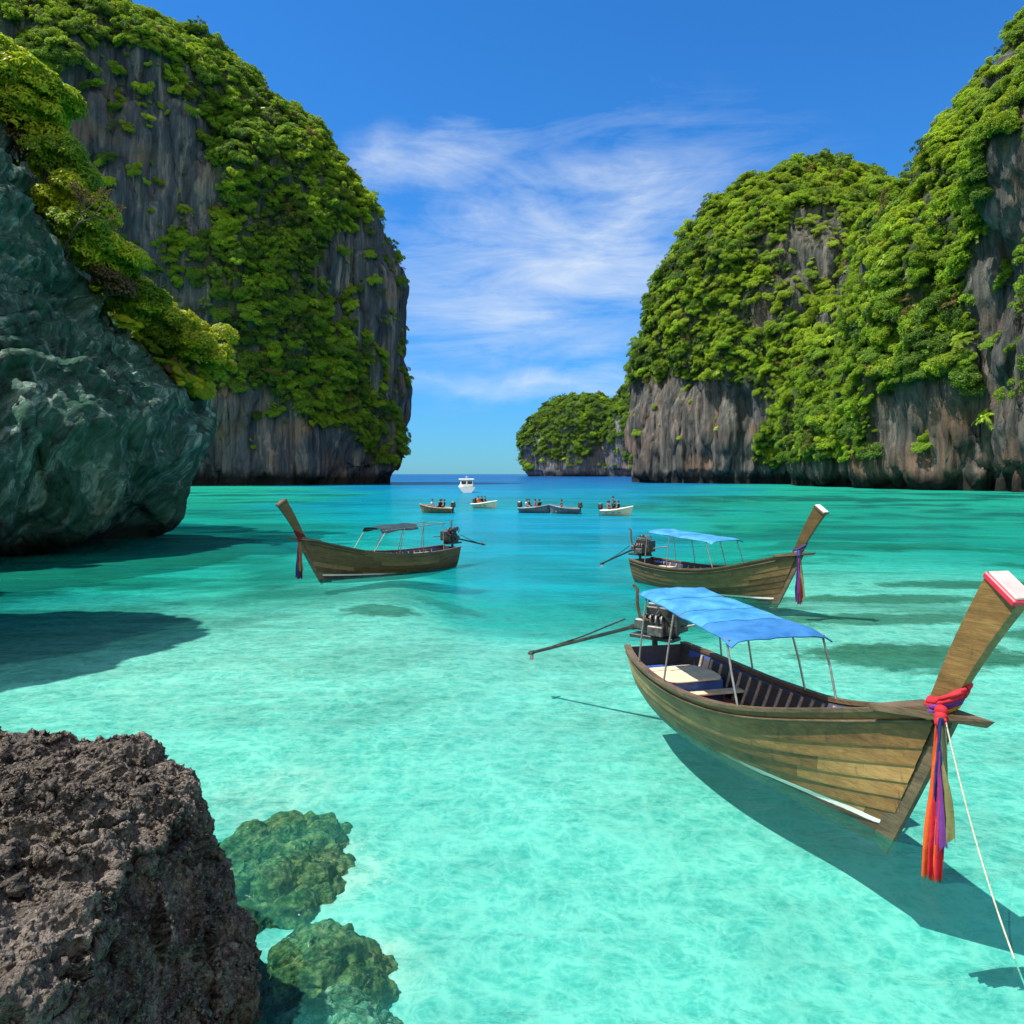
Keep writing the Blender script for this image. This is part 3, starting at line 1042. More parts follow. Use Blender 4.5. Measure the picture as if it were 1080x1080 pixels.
M['leaf_d'] = leaf_mat('canopy_blue_green', (0.020, 0.050, 0.018), (0.11, 0.21, 0.045), (0.2, 0.36, 0.04))
M['leaf_e'] = leaf_mat('canopy_dry', (0.07, 0.06, 0.02), (0.30, 0.24, 0.06), (0.4, 0.3, 0.05), 0.3)
protos.objects.link(palm_proto('forest_tree_h', 231, M['leaf_b']))
protos.objects.link(open_tree_proto('forest_tree_i', 233, 700, M['leaf_a']))
protos.objects.link(open_tree_proto('forest_tree_j', 235, 620, M['leaf_d']))
protos.objects.link(open_tree_proto('forest_tree_k', 237, 420, M['leaf_e']))


def scatter_group(source):
    ng = bpy.data.node_groups.new('plant_forest', 'GeometryNodeTree')
    ng.interface.new_socket('Geometry', in_out='INPUT', socket_type='NodeSocketGeometry')
    ng.interface.new_socket('Geometry', in_out='OUTPUT', socket_type='NodeSocketGeometry')
    n = ng.nodes
    i, o = n.new('NodeGroupInput'), n.new('NodeGroupOutput')
    ci = n.new('GeometryNodeCollectionInfo')
    ci.inputs['Collection'].default_value = source
    ci.inputs['Separate Children'].default_value = True
    ci.inputs['Reset Children'].default_value = True
    ip = n.new('GeometryNodeInstanceOnPoints')
    ip.inputs['Pick Instance'].default_value = True

    def at(name, typ):
        a = n.new('GeometryNodeInputNamedAttribute')
        a.data_type = typ
        a.inputs['Name'].default_value = name
        return a.outputs['Attribute']
    L = ng.links.new
    L(i.outputs[0], ip.inputs['Points'])
    L(ci.outputs[0], ip.inputs['Instance'])
    L(at('which', 'INT'), ip.inputs['Instance Index'])
    L(at('turn', 'FLOAT_VECTOR'), ip.inputs['Rotation'])
    L(at('size', 'FLOAT_VECTOR'), ip.inputs['Scale'])
    L(ip.outputs[0], o.inputs[0])
    return ng


NG = scatter_group(protos)


def sample(V, N, q, veg, n, seed, back=-0.25):
    rng = np.random.default_rng(seed)
    A, B, D = V[q[:, 0]], V[q[:, 1]], V[q[:, 3]]
    area = np.linalg.norm(np.cross(B - A, D - A), axis=1)
    w = area * np.clip(veg[q[:, 0]], 0, 1)
    toc = np.array([0, 0, CAM_H]) - A
    toc /= np.linalg.norm(toc, axis=1, keepdims=True)
    w = w * ((N[q[:, 0]] * toc).sum(1) > back)
    f = rng.choice(len(q), n, p=w / w.sum())
    u, v = rng.random((2, n))
    P = A[f] + (B - A)[f] * u[:, None] + (D - A)[f] * v[:, None]
    return P, N[q[f, 0]], rng


def forest(name, V, N, q, veg, n, seed, smin, smax, label, weights, ng=None, kinds=7, patchy=1.0):
    P, Nn, rng = sample(V, N, q, veg, n, seed)
    s = smin + (smax - smin) * rng.random(n) ** 1.7 * (1 + 0.35 * fbm(P, 0.06, 2, 0.5, seed + 8))
    P = P + Nn * (s * 2.6 * 0.18)[:, None]
    me = bpy.data.meshes.new(name)
    me.vertices.add(n)
    me.vertices.foreach_set('co', P.astype(np.float32).ravel())
    which = rng.choice(7, n, p=np.array(weights) / sum(weights)).astype(np.int32)
    # brighter crowns gather in patches
    patch = fbm(P, 0.03, 2, 0.5, seed) * (kinds == 7) * patchy
    which = np.where((patch > 0.22) & (rng.random(n) < .75), rng.integers(3, 5, n), which)
    which = np.where((patch < -0.28) & (rng.random(n) < .7), rng.integers(5, 7, n), which).astype(np.int32)
    spin = rng.uniform(0, 6.28, n)
    hx, hy = -Nn[:, 1] * 0.75, Nn[:, 0] * 0.75
    if kinds == 7:
        odd = rng.random(n)
        which = np.where(odd < 0.26, 7 + rng.choice(4, n, p=[.22, .42, .26, .10]), which).astype(np.int32)
    tilt = np.stack([hx * np.cos(spin) + hy * np.sin(spin), -hx * np.sin(spin) + hy * np.cos(spin), spin], 1)
    sc = np.stack([s * rng.uniform(.85, 1.2, n), s * rng.uniform(.85, 1.2, n), s * rng.uniform(.75, 1.15, n)], 1)
    a = me.attributes.new('which', 'INT', 'POINT')
    a.data.foreach_set('value', which)
    for nm, arr in (('turn', tilt), ('size', sc)):
        a = me.attributes.new(nm, 'FLOAT_VECTOR', 'POINT')
        a.data.foreach_set('vector', arr.astype(np.float32).ravel())
    o = link(name, me)
    md = o.modifiers.new('plants', 'NODES')
    md.node_group = ng or NG
    tag(o, label, None, None, 'stuff')
    return o


forest('cliff_forest', LV, LN, LQ, LC, 14000, 301, 0.30, 1.55, 'green forest clinging to the tall left cliff across the bay', [3, 3, 3, 1.2, 1.2, 2, 2])
forest('cliff_forest', RV, RN, RQ, RC, 23000, 302, 0.30, 1.45, 'bright green forest covering the long cliff on the right', [3, 3, 3, 3, 3, 1.2, 1.2])
forest('cliff_forest', HV, HN, HQ, HC, 3400, 303, 1.2, 2.8, 'dark green forest covering the distant headland', [1, 1, 1, .1, .1, 6, 6], patchy=0.0)


def shrub_proto(seed, n, R0, nl, size, mat, elong):
    V, q, st = plant_mesh('foliage', seed, n, R0, nl, size, None, elong, 0.9, 0.05)
    me = np_mesh('foliage', V, q, False)
    me.materials.append(mat)
    sm = bpy.data.meshes.new('stem')
    sm.from_pydata(st.v, [], st.f)
    sm.materials.append(M['bark'])
    return me, sm


SHRUBS = [shrub_proto(401, 6500, 1.25, 10, 0.155, M['leaf_near_y'], 2.6), shrub_proto(402, 6500, 1.25, 11, 0.15, M['leaf_near'], 2.2),
          shrub_proto(403, 5200, 1.25, 9, 0.21, M['leaf_near_y'], 3.6), shrub_proto(404, 3200, 1.1, 9, 0.14, M['leaf_dry'], 2.4),
          shrub_proto(405, 6500, 1.3, 11, 0.17, M['leaf_near'], 3.0)]


def shrub(loc, s, k, rz, label, group, tilt=(0, 0)):
    o = empty('cliff_shrub', loc, rz)
    o.scale = (s, s, s)
    o.rotation_euler = (tilt[0] * math.cos(rz) + tilt[1] * math.sin(rz), -tilt[0] * math.sin(rz) + tilt[1] * math.cos(rz), rz)
    tag(o, label, 'shrub', group)
    fm, sm = SHRUBS[k]
    f = bpy.data.objects.new('foliage', fm)
    C.objects.link(f)
    f.parent = o
    st = bpy.data.objects.new('stem', sm)
    C.objects.link(st)
    st.parent = o
    return o


def near_shrubs():
    """shrubs along the sloping brow of the near cliff"""
    X, Y = seen_from_bay(NV)
    toc = np.array([0, 0, CAM_H]) - NV
    toc /= np.linalg.norm(toc, axis=1, keepdims=True)
    vis = ((NN * toc).sum(1) > -0.12) & (NV[:, 2] > 3) & (NV[:, 1] < 60)
    rows = [
        # photo x, y, size, kind, what tells it apart
        (214, 362, 1.15, 0, 'bright yellow green shrub at the outermost tip of the near cliff brow'),
        (196, 332, 1.25, 2, 'feathery yellow green shrub just above the tip of the near cliff brow'),
        (176, 300, 1.15, 0, 'round yellow green shrub in the middle of the near cliff brow'),
        (150, 318, 1.2, 1, 'darker green shrub on the rock below the middle of the near cliff brow'),
        (168, 262, 1.0, 3, 'brownish dry shrub standing out on the near cliff brow'),
        (130, 262, 1.2, 2, 'broad feathery shrub above the rock face of the near cliff'),
        (112, 292, 1.0, 1, 'small green shrub rooted in the near cliff face'),
        (105, 225, 1.2, 0, 'yellow shrub beside the bare branch on the near cliff'),
        (84, 250, 1.0, 4, 'dark leafed shrub hanging over the near cliff face'),
        (78, 190, 1.2, 4, 'green shrub on the steep upper brow of the near cliff'),
        (56, 210, 1.1, 0, 'yellow green shrub hanging high over the near cliff face'),
        (48, 150, 1.3, 2, 'pale feathery shrub high on the near cliff edge'),
        (52, 96, 1.5, 1, 'large round dark green bush near the top of the near cliff'),
        (24, 166, 1.1, 3, 'dry brown shrub high on the rock of the near cliff'),
        (20, 120, 1.3, 0, 'yellow green bush below the top of the near cliff'),
        (10, 72, 1.4, 2, 'feathery bush on the near cliff at the left frame edge'),
        (192, 386, 0.95, 1, 'low green shrub hanging under the tip of the near cliff brow'),
        (222, 398, 0.8, 2, 'small trailing shrub lowest on the near cliff tip'),
        (150, 232, 0.9, 1, 'small green shrub behind the dry shrub on the near cliff'),
        (196, 300, 1.0, 1, 'green shrub behind the feathery one near the cliff tip'),
        (170, 358, 0.85, 2, 'little feathery shrub on the rock under the near cliff brow'),
    ]
    rng = random.Random(3)
    for px, py, s, k, lab in rows:
        e = (X - px) ** 2 + (Y - py) ** 2 + np.where(vis, 0, 1e7) + 0.9 * (NV[:, 1] - 36)
        i = int(np.argmin(e))
        n = Vector(NN[i])
        p = Vector(NV[i]) + n * 0.25
        shrub(p, s * 1.75, k, rng.uniform(0, 6.28), lab, 'shrubs along the near cliff brow', (-n.y * .5, n.x * .5))


near_shrubs()


def dead_branch():
    """the bare twiggy branch that sticks out over the bay"""
    X, Y = seen_from_bay(NV)
    e = (X - 104) ** 2 + (Y - 236) ** 2 + np.where((NN[:, 1] > 0.2) | (NV[:, 1] > 52), 1e7, 0)
    b = Vector(NV[int(np.argmin(e))])
    root = empty('bare_branch', b)
    tag(root, 'bare grey branch with a few rusty leaves sticking out above the near cliff shrubs', 'branch')
    rng = np.random.default_rng(8)
    mb = MB()
    lobes = []

    def grow(p, d, L, r, lev):
        mid = p + d * L * .5 + Vector(rng.normal(scale=.06 * L, size=3))
        end = p + d * L + Vector(rng.normal(scale=.06 * L, size=3))
        mb.tube([p, mid, end], [r, r * .8, r * .55], 7)
        if lev == 0:
            lobes.append((np.array(end), .24))
            return
        for k in range(3):
            nd_ = (d + Vector(rng.normal(scale=.45, size=3))).normalized()
            grow(mid.lerp(end, .3 + .35 * k), nd_, L * .6, r * .55, lev - 1)
    grow(Vector((0, 0, -.2)), Vector((.72, -.55, .50)).normalized(), 2.6, .085, 3)
    mb.build('branch', M['bark'], root)
    V, q = leaf_cloud(rng, 420, lobes, .20, 2.2)
    link('foliage', np_mesh('foliage', V, q, False), M['leaf_dry'], root)


dead_branch()
# low creepers between them
creep = bpy.data.collections.new('creepers')
for k_, (fm, _) in enumerate(SHRUBS):
    creep.objects.link(bpy.data.objects.new('creeper_plant_%s' % 'abcde'[k_], fm))
NG2 = scatter_group(creep)
forest('undergrowth', NV, NN, NQ, NC, 750, 311, 0.25, 0.75, 'low green undergrowth between the shrubs on the near cliff brow', [3, 3, 2, 1, 3, 0, 0], ng=NG2, kinds=5)


# ------------------------------------------------------------------ rocks in the foreground
def pitted_mat():
    m, t, out = new_mat('pitted_rock')
    g = nd(t, 'ShaderNodeNewGeometry')
    p = g.outputs['Position']
    n = noise(t, p, 2.6, 8, 0.7, 0.3)
    c = ramp(t, n, [(0.30, (0.034, 0.028, 0.024)), (0.43, (0.095, 0.078, 0.066)), (0.56, (0.18, 0.150, 0.125)), (0.72, (0.33, 0.28, 0.235))])
    n2 = noise(t, p, 17, 6, 0.75)
    c = mixc(t, ramp(t, n2, [(0.36, 0.8), (0.5, 0.0)]), c, (0.016, 0.013, 0.012))
    c = mixc(t, ramp(t, noise(t, p, 30, 5, 0.7), [(0.52, 0.0), (0.68, 0.7)]), c, (0.42, 0.35, 0.28))
    c = mixc(t, ramp(t, noise(t, p, 1.1, 5, 0.6), [(0.55, 0.0), (0.72, 0.5)]), c, (0.14, 0.115, 0.05))
    sep = nd(t, 'ShaderNodeSeparateXYZ')
    t.links.new(p, sep.inputs[0])
    wet = ramp(t, mth(t, 'ADD', sep.outputs[2], mth(t, 'MULTIPLY', n, 0.4)), [(0.25, 0.85), (0.6, 0.0)])
    c = mixc(t, wet, c, (0.075, 0.045, 0.02))
    b = bump(t, noise(t, p, 9, 8, 0.75, 0.3), 0.9, 0.06)
    b = bump(t, noise(t, p, 38, 6, 0.75), 1.0, 0.03, b)
    for vs, vd in ((22, 0.022), (55, 0.012)):
        vo = nd(t, 'ShaderNodeTexVoronoi', feature='F1', i_Scale=float(vs))
        t.links.new(p, vo.inputs['Vector'])
        b = bump(t, ramp(t, vo.outputs['Distance'], [(0.05, 0.0), (0.5, 1.0)]), 0.9, vd, b)
    principled(t, out, c, 0.85, 0.3, 0, b)
    return m


V, N, q = dome(-4.75, 5.35, 2.5, 2.30, [(1.16, -1.9), (1.14, -0.6), (1.10, 0.3), (1.03, 0.9), (0.97, 1.40), (0.93, 1.70), (0.80, 1.86), (0.4, 1.94), (0.03, 1.97)], 1300, 760, 151,
               [('fbm', 0.55, 0.22, 3), ('cell', 0.8, 0.16, 1), ('crag', 1.5, 0.09, 2), ('hole', 2.6, 0.09, 1), ('crag', 4.3, 0.028, 2), ('hole', 6.0, 0.05, 1), ('hole', 13, 0.036, 1), ('crag', 12, 0.010, 2), ('hole', 26, 0.022, 1)], lump=0.07, power=3.0, focus=R(15))
fr = link('boulder', np_mesh('boulder', V, q), pitted_mat())
tag(fr, 'big dark brown pitted boulder at the bottom left corner above the water', 'boulder')


def algae_mat(name, a, b):
    m, t, out = new_mat(name)
    g = nd(t, 'ShaderNodeNewGeometry')
    p = g.outputs['Position']
    n = noise(t, p, 4.5, 8, 0.72, 0.8)
    c = ramp(t, n, [(0.36, (0.015, 0.02, 0.008)), (0.47, a), (0.60, b)])
    c = mixc(t, ramp(t, noise(t, p, 13, 6, 0.75), [(0.40, 0.8), (0.52, 0.0)]), c, (0.02, 0.03, 0.01))
    principled(t, out, c, 0.8, 0.2, 0, bump(t, noise(t, p, 16, 6, 0.7), 0.9, 0.05))
    return m


def reef_rock(x, y, rx, ry, top, seed, mat, label):
    zb = -1.75
    V, N, q = dome(x, y, rx, ry, [(1.15, zb), (1.02, zb + (top - zb) * .25), (0.90, zb + (top - zb) * .5), (0.70, zb + (top - zb) * .76), (0.42, zb + (top - zb) * .94), (0.03, top)], 420, 180, seed,
                   [('fbm', 1.1, 0.20, 3), ('cell', 2.2, 0.09, 1), ('crag', 4.0, 0.035, 3), ('hole', 7, 0.03, 1)], lump=0.16)
    o = link('reef_rock', np_mesh('reef_rock', V, q), mat)
    tag(o, label, 'rock', 'rocks under water beside the boulder')


ALG = algae_mat('algae_green', (0.13, 0.098, 0.025), (0.36, 0.24, 0.085))
ALG2 = algae_mat('algae_pale', (0.22, 0.17, 0.085), (0.52, 0.41, 0.26))
reef_rock(-3.15, 10.6, 1.30, 1.60, -0.58, 161, ALG, 'wide algae green rock just under the water behind the boulder')
reef_rock(-1.95, 8.45, 0.86, 0.98, -0.62, 163, ALG, 'small algae green rock under the water between the wide one and the pale one')
reef_rock(-1.42, 6.95, 0.92, 0.78, -0.42, 167, ALG2, 'pale yellowish rock just under the water at the bottom edge beside the boulder')

# ------------------------------------------------------------------ long-tail boats
def wood_mat(name, a, b, c, paint=None, paint_z=0.06, stripe=None):
    m, t, out = new_mat(name)
    tc = nd(t, 'ShaderNodeTexCoord')
    o = tc.outputs['Object']
    at = nd(t, 'ShaderNodeAttribute', attribute_name='plank')
    sh = nd(t, 'ShaderNodeVectorMath', operation='MULTIPLY_ADD')
    cm = nd(t, 'ShaderNodeCombineXYZ')
    for i in range(3):
        t.links.new(at.outputs['Fac'], cm.inputs[i])
    t.links.new(cm.outputs[0], sh.inputs[0])
    sh.inputs[1].default_value = (13, 7, 29)
    t.links.new(o, sh.inputs[2])
    grain = noise(t, mapping(t, sh.outputs[0], (1.2, 14, 22)), 1.6, 8, 0.7, 0.5)
    blot = noise(t, mapping(t, sh.outputs[0], (1.0, 2.0, 2.6)), 1.7, 6, 0.68, 0.4)
    f = mth(t, 'ADD', mth(t, 'ADD', mth(t, 'MULTIPLY', grain, 0.42), mth(t, 'MULTIPLY', blot, 0.45)), mth(t, 'MULTIPLY', at.outputs['Fac'], 0.26))
    col = ramp(t, f, [(0.36, a), (0.55, b), (0.80, c)])
    col = mixc(t, ramp(t, noise(t, mapping(t, o, (3, 3, 0.8)), 2.2, 6, 0.75), [(0.28, 0.75), (0.43, 0.0)]), col, (0.02, 0.018, 0.012))
    rough = 0.5
    if paint:
        sep = nd(t, 'ShaderNodeSeparateXYZ')
        t.links.new(o, sep.inputs[0])
        z = mth(t, 'ADD', sep.outputs[2], mth(t, 'MULTIPLY', mth(t, 'SUBTRACT', blot, 0.5), 0.04))
        line = mth(t, 'ADD', paint_z - 0.10, mth(t, 'MULTIPLY', mth(t, 'POWER', mth(t, 'DIVIDE', mth(t, 'MAXIMUM', sep.outputs[0], 0.0), 7.0), 3.0), 0.20))
        above = mth(t, 'SUBTRACT', z, line)
        low = mth(t, 'LESS_THAN', above, 0.0)
        col = mixc(t, low, col, paint)
        if stripe:
            s = mth(t, 'MULTIPLY', mth(t, 'GREATER_THAN', above, -0.005), mth(t, 'LESS_THAN', above, 0.055))
            s = mth(t, 'MULTIPLY', s, ramp(t, mth(t, 'ADD', mth(t, 'DIVIDE', sep.outputs[0], 8.0), mth(t, 'MULTIPLY', grain, 0.25)), [(0.55, 0.0), (0.70, 1.0)]))
            col = mixc(t, s, col, stripe)
    principled(t, out, col, rough, 0.4, 0, bump(t, grain, 0.5, 0.012))
    return m


M['hull'] = wood_mat('hull_planks', (0.060, 0.029, 0.010), (0.22, 0.112, 0.034), (0.46, 0.27, 0.095), (0.085, 0.035, 0.022), 0.06, (0.72, 0.72, 0.66))
M['hull_b'] = wood_mat('hull_planks_dark', (0.036, 0.019, 0.007), (0.12, 0.064, 0.022), (0.24, 0.145, 0.055), (0.05, 0.03, 0.025), 0.06, (0.62, 0.62, 0.56))
M['rail'] = wood_mat('rail_wood', (0.06, 0.04, 0.022), (0.17, 0.115, 0.065), (0.34, 0.26, 0.17))
M['rib'] = wood_mat('rib_wood', (0.22, 0.18, 0.14), (0.44, 0.38, 0.31), (0.62, 0.55, 0.46))
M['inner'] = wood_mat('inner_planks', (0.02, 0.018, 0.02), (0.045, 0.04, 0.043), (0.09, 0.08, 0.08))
M['floor_red'] = simple_mat('red_floor_paint', (0.26, 0.05, 0.03), (0.44, 0.11, 0.065), 5, 0.6)
M['blue_paint'] = simple_mat('blue_paint', (0.02, 0.05, 0.20), (0.04, 0.11, 0.36), 4, 0.45)
M['mat_beige'] = simple_mat('beige_mat', (0.42, 0.33, 0.21), (0.62, 0.52, 0.36), 6, 0.8)
M['pole'] = simple_mat('pole_metal', (0.16, 0.15, 0.14), (0.32, 0.31, 0.29), 8, 0.45, 0.5, 0.6)
M['engine'] = simple_mat('engine_iron', (0.012, 0.012, 0.012), (0.07, 0.065, 0.06), 7, 0.45, 0.5, 0.3)
M['engine_grey'] = simple_mat('engine_alloy', (0.05, 0.05, 0.05), (0.17, 0.165, 0.16), 9, 0.4, 0.5, 0.5)
M['rust'] = simple_mat('rusty_iron', (0.05, 0.03, 0.02), (0.16, 0.08, 0.04), 9, 0.7, 0.3, 0.3)
M['cap_pink'] = simple_mat('pink_paint', (0.52, 0.30, 0.29), (0.66, 0.42, 0.40), 5, 0.6)
M['cap_red'] = simple_mat('red_paint', (0.45, 0.015, 0.035), (0.62, 0.03, 0.06), 5, 0.45)
M['white_paint'] = simple_mat('white_paint', (0.62, 0.62, 0.58), (0.80, 0.80, 0.77), 5, 0.4)
M['rope'] = simple_mat('rope_fibre', (0.30, 0.27, 0.20), (0.52, 0.48, 0.38), 30, 0.85)


def cloth_mat(name, a, b, trans=0.3):
    m, t, out = new_mat(name)
    tc = nd(t, 'ShaderNodeTexCoord')
    n = noise(t, tc.outputs['Object'], 2.4, 6, 0.6, 0.5)
    c = ramp(t, n, [(0.35, a), (0.66, b)])
    p = t.nodes.new('ShaderNodeBsdfPrincipled')
    t.links.new(c, p.inputs['Base Color'])
    p.inputs['Roughness'].default_value = 0.7
    p.inputs['Specular IOR Level'].default_value = 0.25
    t.links.new(bump(t, noise(t, tc.outputs['Object'], 7, 5, 0.6, 0.8), 0.35, 0.03), p.inputs['Normal'])
    tr = t.nodes.new('ShaderNodeBsdfTranslucent')
    t.links.new(c, tr.inputs[0])
    mx = t.nodes.new('ShaderNodeMixShader')
    mx.inputs[0].default_value = trans
    t.links.new(p.outputs[0], mx.inputs[1])
    t.links.new(tr.outputs[0], mx.inputs[2])
    t.links.new(mx.outputs[0], out.inputs[0])
    return m


M['tarp_blue'] = cloth_mat('blue_tarp', (0.035, 0.215, 0.44), (0.09, 0.36, 0.60))
M['tarp_deep'] = cloth_mat('deep_blue_tarp', (0.022, 0.135, 0.37), (0.055, 0.23, 0.52))
M['tarp_dark'] = cloth_mat('dark_tarp', (0.012, 0.026, 0.036), (0.035, 0.062, 0.08), 0.1)
for k, a_ in dict(red=(0.66, 0.03, 0.05), orange=(0.85, 0.15, 0.03), yellow=(0.80, 0.48, 0.04), purple=(0.20, 0.05, 0.30), magenta=(0.50, 0.04, 0.20),
                  green=(0.10, 0.24, 0.08), olive=(0.28, 0.25, 0.10), navy=(0.05, 0.05, 0.22), maroon=(0.16, 0.02, 0.03)).items():
    M['rib_' + k] = cloth_mat('ribbon_' + k, tuple(v * .75 for v in a_), a_, 0.25)


def curve(pts, x):
    p = np.array(pts, float)
    X, Y = p[:, 0], p[:, 1]
    # smooth monotone-ish interpolation
    m = np.gradient(Y, X)
    i = int(np.clip(np.searchsorted(X, x) - 1, 0, len(X) - 2))
    h = X[i + 1] - X[i]
    t = (x - X[i]) / h
    return ((2 * t ** 3 - 3 * t ** 2 + 1) * Y[i] + (t ** 3 - 2 * t ** 2 + t) * h * m[i] + (-2 * t ** 3 + 3 * t ** 2) * Y[i + 1] + (t ** 3 - t ** 2) * h * m[i + 1])


SHEER = [(0, .88), (.2, .80), (.45, .80), (.65, .95), (.85, 1.34), (1, 1.72)]
KEEL = [(0, -.10), (.15, -.26), (.7, -.30), (.9, -.24), (1, -.16)]
BEAM = [(0, .60), (.12, .78), (.35, .93), (.55, .90), (.72, .68), (.87, .36), (1, .09)]
LF, LT = 6.35, 7.35


def hull_pt(s, t, side, inset=0.0, L=1.0):
    b = curve(BEAM, s)
    ke, sh = curve(KEEL, s), curve(SHEER, s)
    e = 0.42 + 0.40 * s ** 2
    y = max(b * t ** e + inset, 0.0)
    z = ke + (sh - ke) * t ** (1.35 - 0.3 * s)
    x = s * LF + (LT - LF) * t * s ** 3
    return Vector((x * L, side * y, z))


def inner_y(s, z):
    """half width inside the hull at height z"""
    lo, hi = 0.0, 1.0
    for _ in range(30):
        m_ = (lo + hi) / 2
        if hull_pt(s, m_, 1).z < z:
            lo = m_
        else:
            hi = m_
    return max(hull_pt(s, hi, 1, -0.06).y, 0.01)


def make_longtail(loc, heading, label, hull_mat, L=1.0, canopy='blue', swivel=0.0, shaft_len=2.75, shaft_drop=0.95, cap='pink', detail=True):
    root = empty('longtail_boat', loc, heading)
    tag(root, label, 'boat', 'wooden longtail boats moored in the bay')
    rng = random.Random(label)
    ns, nk = 64, 9
    # --- planked hull, outer and inner skins in one mesh
    mb = MB()
    planks = []
    rows = []
    for k in range(nk):
        t0, t1 = (k / nk) ** 1.15, ((k + 1) / nk) ** 1.15
        rows += [(t0, 0.013 if k else 0.0, k), (t0 + (t1 - t0) * .12, 0.013, k), (t1, 0.002, k)]
    for side in (1, -1):
        G = [[hull_pt(i / ns, t, side, ins, L) for i in range(ns + 1)] for t, ins, k in rows]
        base = len(mb.v)
        w = ns + 1
        V = [p for r in G for p in r]
        Fc = []
        tone = {}
        for r in range(len(rows) - 1):
            for i in range(ns):
                f = (r * w + i, r * w + i + 1, (r + 1) * w + i + 1, (r + 1) * w + i)
                Fc.append(f if side < 0 else f[::-1])
                k = rows[r + 1][2]
                key = (k, int((i / ns + k * .37 % 1) * 2.4))
                planks.append(tone.setdefault(key, rng.random()))
        mb.add(V, Fc, 0, False)
        GI = [[hull_pt(i / ns * .985, 0.10 + .9 * j / 10, side, -0.045, L) + Vector((0, 0, 0.0 if j == 10 else 0.03)) for i in range(ns + 1)] for j in range(11)]
        V = [p for r in GI for p in r]
        Fc = []
        for r in range(10):
            for i in range(ns):
                f = (r * w + i, r * w + i + 1, (r + 1) * w + i + 1, (r + 1) * w + i)
                Fc.append(f[::-1] if side < 0 else f)
                planks.append(rng.random() * .2 + r * .07)
        mb.add(V, Fc, 1, True)
        # rim
        top, tin = G[-1], GI[-1]
        Fc = []
        for i in range(ns):
            f = (i, i + 1, w + i + 1, w + i)
            Fc.append(f[::-1] if side > 0 else f)
            planks.append(.5)
        mb.add(top + tin, Fc, 0)
    # transom
    for j in range(14):
        t0, t1 = j / 14, (j + 1) / 14
        P = [hull_pt(0, t0, 1, 0, L), hull_pt(0, t1, 1, 0, L), hull_pt(0, t1, -1, 0, L), hull_pt(0, t0, -1, 0, L)]
        mb.add(P, [(0, 1, 2, 3)], 0)
        P2 = [p + Vector((0.05, 0, 0)) for p in P]
        mb.add(P2, [(3, 2, 1, 0)], 1)
        planks += [.3 + .1 * (j // 4), .4]
    hull = mb.build('hull', [hull_mat, M['inner']], root)
    a = hull.data.attributes.new('plank', 'FLOAT', 'FACE')
    a.data.foreach_set('value', np.array(planks, np.float32))

    # --- rails
    for side in (1, -1):
        r = MB()
        pts = [hull_pt(i / 48, 1.0, side, 0.0, L) + Vector((0, 0, 0.022)) for i in range(49)]
        wV, wF = [], []
        for p in pts:
            for dy, dz in ((-.075, -.028), (.045, -.028), (.050, .022), (-.075, .026)):
                wV.append(p + Vector((0, side * dy, dz)))
        for i in range(48):
            for k in range(4):
                f = (i * 4 + k, i * 4 + (k + 1) % 4, i * 4 + 4 + (k + 1) % 4, i * 4 + 4 + k)
                wF.append(f if side > 0 else f[::-1])
        wF += [(3, 2, 1, 0), (192, 193, 194, 195)]
        r.add(wV, wF)
        pts2 = [hull_pt(i / 48, 0.93, side, 0.022, L) for i in range(49)]
        r.tube(pts2, 0.022, 6)
        r.build('gunwale', M['rail'], root)
        if detail:
            q = MB()
            rowsA = [[hull_pt(.04 + .66 * i / 40, t, side, -0.052, L) for i in range(41)] for t in (.84, .965)]
            q.sheet(rowsA, 0, True)
            q.build('inner_rail', M['blue_paint'], root)
    # --- stem post and prow
    st = MB()
    lv = []
    for j in range(11):
        t = j / 10
        p = hull_pt(1.0, t, 1, 0, L)
        lv.append((p.x, p.z, 0.045 + .025 * t, 0.11 + .05 * t))
    xt, zt = lv[-1][0], lv[-1][1]
    prow_lv = []
    for j in range(9):
        t = j / 8
        prow_lv.append((xt - .10 + .90 * t - .04 * math.sin(math.pi * t), zt - .06 + 1.46 * t, 0.070 + .050 * t, 0.120 + .080 * t ** 1.3))

    def post(lv, mb, mat=0):
        V, Fc = [], []
        n = len(lv)
        for i, (x, z, hw, hd) in enumerate(lv):
            a, b = lv[max(i - 1, 0)], lv[min(i + 1, n - 1)]
            d = Vector((b[0] - a[0], 0, b[1] - a[1])).normalized()
            nrm = Vector((d.z, 0, -d.x))
            for sx, sy in ((-1, -1), (-1, 1), (1, 1), (1, -1)):
                k = .55 if sx > 0 else 1.0
                V.append(Vector((x, 0, z)) + nrm * (sx * hd) + Vector((0, sy * hw * k, 0)))
        for i in range(n - 1):
            for k in range(4):
                Fc.append((i * 4 + k, i * 4 + 4 + k, i * 4 + 4 + (k + 1) % 4, i * 4 + (k + 1) % 4))
        Fc += [(0, 1, 2, 3), ((n - 1) * 4 + 3, (n - 1) * 4 + 2, (n - 1) * 4 + 1, (n - 1) * 4)]
        mb.add(V, Fc, mat)
        return V[-4:]
    post(lv, st)
    st.build('stem', M['rail'], root)
    pr = MB()
    top = post(prow_lv, pr)
    pw = pr.build('prow', hull_mat, root)
    a = pw.data.attributes.new('plank', 'FLOAT', 'FACE')
    a.data.foreach_set('value', np.full(len(pw.data.polygons), .35, np.float32))
    # coloured cap on the prow
    cp = MB()
    x, z, hw, hd = prow_lv[-1]
    d = Vector((prow_lv[-1][0] - prow_lv[-2][0], 0, prow_lv[-1][1] - prow_lv[-2][1])).normalized()
    nrm = Vector((d.z, 0, -d.x))
    rot = Matrix((nrm, Vector((0, 1, 0)), d)).transposed()
    c = Vector((x, 0, z))
